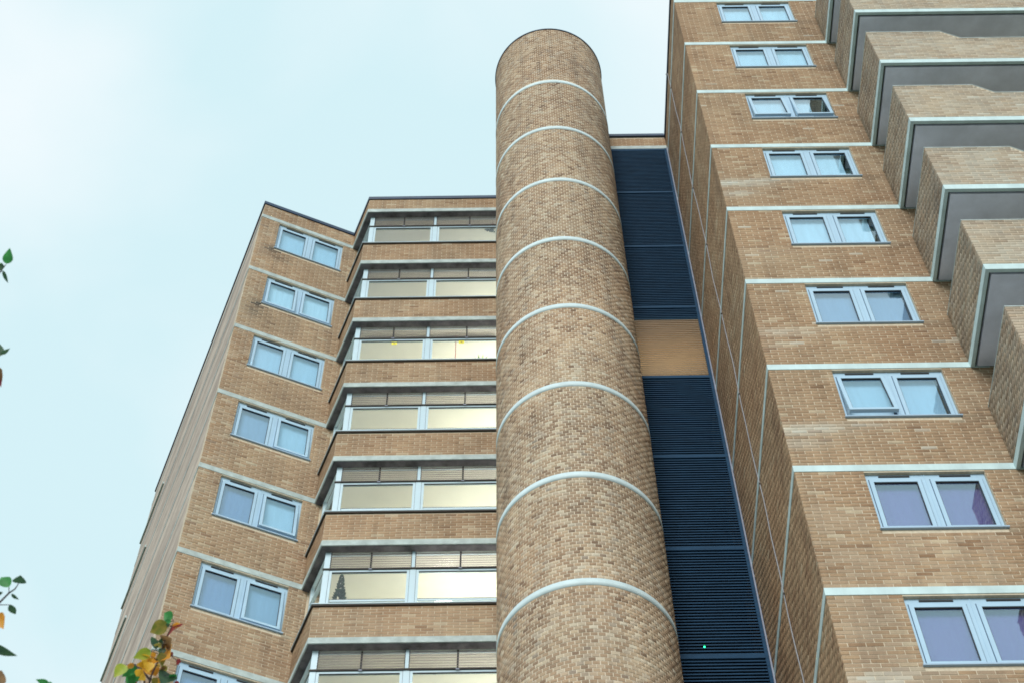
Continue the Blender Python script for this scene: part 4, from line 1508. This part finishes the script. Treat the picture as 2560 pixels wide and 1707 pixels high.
LEAVES = [((1215, 350), (1050, 225), 'leaf_green', 0.95), ((1130, 440), (785, 605), 'leaf_olive', 0.75), ((1200, 400), (1035, 395), 'leaf_green', 0.45),
          ((1215, 475), (1400, 452), 'leaf_orange', 0.55), ((1220, 490), (1265, 590), 'leaf_red', 1.25), ((960, 770), (785, 830), 'leaf_dark', 0.85),
          ((1080, 820), (1190, 720), 'leaf_brown', 0.9), ((1060, 830), (1150, 900), 'leaf_brown', 0.8), ((1040, 760), (980, 770), 'leaf_dark', 0.6),
          ((1000, 800), (950, 900), 'leaf_olive', 0.7), ((815, 960), (480, 1085), 'leaf_lime', 0.62), ((810, 940), (520, 1060), 'leaf_green', 0.55),
          ((1040, 900), (1000, 1040), 'leaf_dark', 0.8), ((1010, 980), (1030, 1250), 'leaf_olive', 0.62), ((1000, 1000), (1020, 1230), 'leaf_dark', 0.7),
          ((1060, 980), (1165, 1080), 'leaf_orange', 0.9), ((1165, 990), (1240, 1060), 'leaf_red', 0.8), ((1290, 1130), (1385, 1170), 'leaf_red', 0.9), ((1300, 1150), (1350, 1230), 'leaf_red', 0.4),
          ((330, 1220), (120, 1435), 'leaf_lime', 0.62), ((500, 1200), (320, 1290), 'leaf_orange', 0.45), ((560, 1245), (255, 1445), 'leaf_green', 0.50),
          ((550, 1330), (400, 1600), 'leaf_green', 0.85), ((520, 1400), (330, 1610), 'leaf_green', 0.7), ((800, 1050), (640, 1200), 'leaf_yellow', 0.8),
          ((800, 1080), (830, 1250), 'leaf_orange', 0.9), ((690, 1150), (620, 1310), 'leaf_yellow', 0.9), ((850, 960), (860, 1120), 'leaf_orange', 0.6),
          ((640, 1300), (530, 1450), 'leaf_yellow', 0.9), ((800, 1250), (700, 1420), 'leaf_orange', 0.9), ((860, 1250), (900, 1430), 'leaf_orange', 0.8),
          ((780, 1160), (760, 1340), 'leaf_yellow', 0.95), ((900, 1250), (1000, 1220), 'leaf_yellow', 0.7), ((1020, 1240), (1110, 1390), 'leaf_olive', 0.65),
          ((1020, 1250), (1060, 1340), 'leaf_brown', 0.8), ((1170, 1390), (1030, 1530), 'leaf_dark', 0.75), ((1170, 1400), (1300, 1520), 'leaf_green', 0.62),
          ((940, 1480), (820, 1580), 'leaf_olive', 0.8), ((860, 1500), (1010, 1590), 'leaf_orange', 0.8), ((1280, 1520), (1330, 1600), 'leaf_red', 0.8),
          ((700, 1420), (600, 1500), 'leaf_yellow', 0.7), ((480, 1560), (560, 1590), 'leaf_red', 0.6), ((540, 1230), (660, 1200), 'leaf_yellow', 0.6), ((1110, 490), (1160, 440), 'leaf_dark', 0.5)]
NODES = [(780, 1568), (820, 1420), (900, 1240), (950, 1150), (1010, 1050), (1030, 950), (1030, 860), (1080, 750), (1130, 640), (1205, 500), (1240, 380), (670, 1350), (500, 1210), (600, 1290), (690, 1500), (900, 1480), (1160, 1000), (1290, 1130)]
for i, (a, b, mname, wr) in enumerate(LEAVES):
    nq = min(NODES, key=lambda q: (q[0] - a[0]) ** 2 + (q[1] - a[1]) ** 2)
    da, db = D1 + rnd.uniform(-0.03, 0.03), D1 + rnd.uniform(-0.05, 0.05)
    A, B = P(cl, *a, da), P(cl, *b, db)
    ln = (B - A).length
    if 20 < math.hypot(nq[0] - a[0], nq[1] - a[1]) < 330:
        twig([P(cl, *nq, D1), P(cl, *nq, D1).lerp(A, 0.5) + Vector((0, 0, 0.004)), A], [0.0012, 0.0009, 0.0008], 'stalk')
    leaf_between(tree, A, B, mname, ln * max(wr, 0.5) * 1.02, rnd.uniform(-0.35, 0.35), 0, i, curl=rnd.uniform(0.02, 0.2))
# twigs at the picture's left edge
hang = Vector((-2.2, 3.0, 5.0))
lw_ = at_dist(-120, 1560, D2)
twig([tb_ + Vector((0.02, 0.0, 4.4)), lw_, P(eb, 0, 530, D2), P(eb, 115, 415, D2), P(eb, 190, 365, D2), P(eb, 240, 290, D2)], [0.012, 0.006, 0.0032, 0.0025, 0.002, 0.0012])
twig([P(eb, 115, 415, D2), P(eb, 115, 340, D2)], [0.0016, 0.001])
twig([lw_, P(eb, -60, 565, D2), P(eb, 120, 565, D2)], [0.003, 0.0016, 0.001])
for i, (a, b, mname, wr, tw) in enumerate([((115, 340), (0, 185), 'leaf_green', 0.62, 0.3), ((238, 290), (262, 195), 'leaf_dark', 1.45, 0.2), ((145, 425), (235, 505), 'leaf_dark', 0.42, 0.9),
                                           ((125, 560), (200, 705), 'leaf_dark', 0.50, 0.5), ((-50, 690), (28, 850), 'leaf_orange', 0.7, 0.2), ((-80, 1090), (185, 1230), 'leaf_dark', 0.36, 0.9),
                                           ((-70, 1600), (35, 1375), 'leaf_brown', 0.7, 0.1), ((625, 1590), (465, 1515), 'leaf_green', 0.5, 0.3), ((-40, 425), (38, 408), 'leaf_dark', 0.7, 0.4), ((600, 1600), (690, 1565), 'leaf_green', 0.5, 0.3)]):
    A, B = P(eb, *a, D2 + rnd.uniform(-0.02, 0.02)), P(eb, *b, D2 + rnd.uniform(-0.04, 0.04))
    leaf_between(tree, A, B, mname, (B - A).length * wr, tw * 0.6, 0, 40 + i)
tt_ = Vector((-2.31, 3.0, 6.6))
hi_ = at_dist(-90, 760, D3)
twig([tt_, hi_, P(em, 0, 320, D3), P(em, 60, 240, D3)], [0.006, 0.004, 0.002, 0.001])
twig([hi_, P(em, -40, 1080, D3), P(em, 12, 1108, D3)], [0.004, 0.0022, 0.001])
twig([P(em, -20, 330, D3), P(em, 30, 305, D3)], [0.0014, 0.001])
twig([P(em, -40, 1080, D3), P(em, -30, 1240, D3)], [0.002, 0.001])
for i, (a, b, mname, wr, tw) in enumerate([((62, 236), (97, 88), 'leaf_green', 0.62, 0.2), ((45, 272), (-70, 262), 'leaf_dark', 0.6, 0.4), ((32, 303), (72, 432), 'leaf_dark', 0.32, 0.8),
                                           ((12, 1112), (96, 1066), 'leaf_dark', 0.4, 0.7), ((-30, 1240), (16, 1370), 'leaf_brown', 0.5, 0.2), ((-30, 1140), (8, 990), 'leaf_dark', 0.5, 0.3), ((-30, 1280), (6, 1430), 'leaf_red', 0.4, 0.2)]):
    A, B = P(em, *a, D3 + rnd.uniform(-0.02, 0.02)), P(em, *b, D3 + rnd.uniform(-0.04, 0.04))
    leaf_between(tree, A, B, mname, (B - A).length * wr, tw * 0.6, 0, 60 + i)
# the rest of the crown, outside the picture: limbs and leaves
limb_ends = []
for q in range(11):
    h = 2.6 + 0.36 * q
    th = 2.4 * q + 0.6
    A = tb_ + Vector((0, 0.02, h))
    L_ = 1.25 - 0.085 * q
    B = A + Vector((math.cos(th) * L_, math.sin(th) * L_, 0.55))
    pj = project(B)
    if pj and -350 < pj[0] < W_PX + 200 and -300 < pj[1] < H_PX + 500:
        continue
    twig([A, A.lerp(B, 0.5) + Vector((0, 0, 0.08)), B], [0.016, 0.010, 0.003])
    limb_ends.append((A, B))
crown = MB()
cnt = 0
for (A, B) in limb_ends:
    for q in range(90):
        c = A.lerp(B, rnd.uniform(0.25, 1.05)) + Vector((rnd.gauss(0, 0.14), rnd.gauss(0, 0.14), rnd.gauss(0, 0.14)))
        pj = project(c)
        if pj and -260 < pj[0] < W_PX + 100 and -260 < pj[1] < H_PX + 260:
            continue
        y_ = Vector((rnd.gauss(0, 1), rnd.gauss(0, 1), rnd.gauss(-0.4, 0.7))).normalized()
        x_ = y_.cross(Vector((rnd.gauss(0, 1), rnd.gauss(0, 1), rnd.gauss(0, 1)))).normalized()
        s = rnd.uniform(0.055, 0.085)
        i = len(crown.v)
        crown.v += [tuple(c), tuple(c + y_ * s * 0.4 + x_ * s * 0.38), tuple(c + y_ * s), tuple(c + y_ * s * 0.4 - x_ * s * 0.38)]
        crown.f.append((i, i + 1, i + 2, i + 3))
co = crown.build('crown', 'leaf_olive', tree)
co['kind'] = 'stuff'
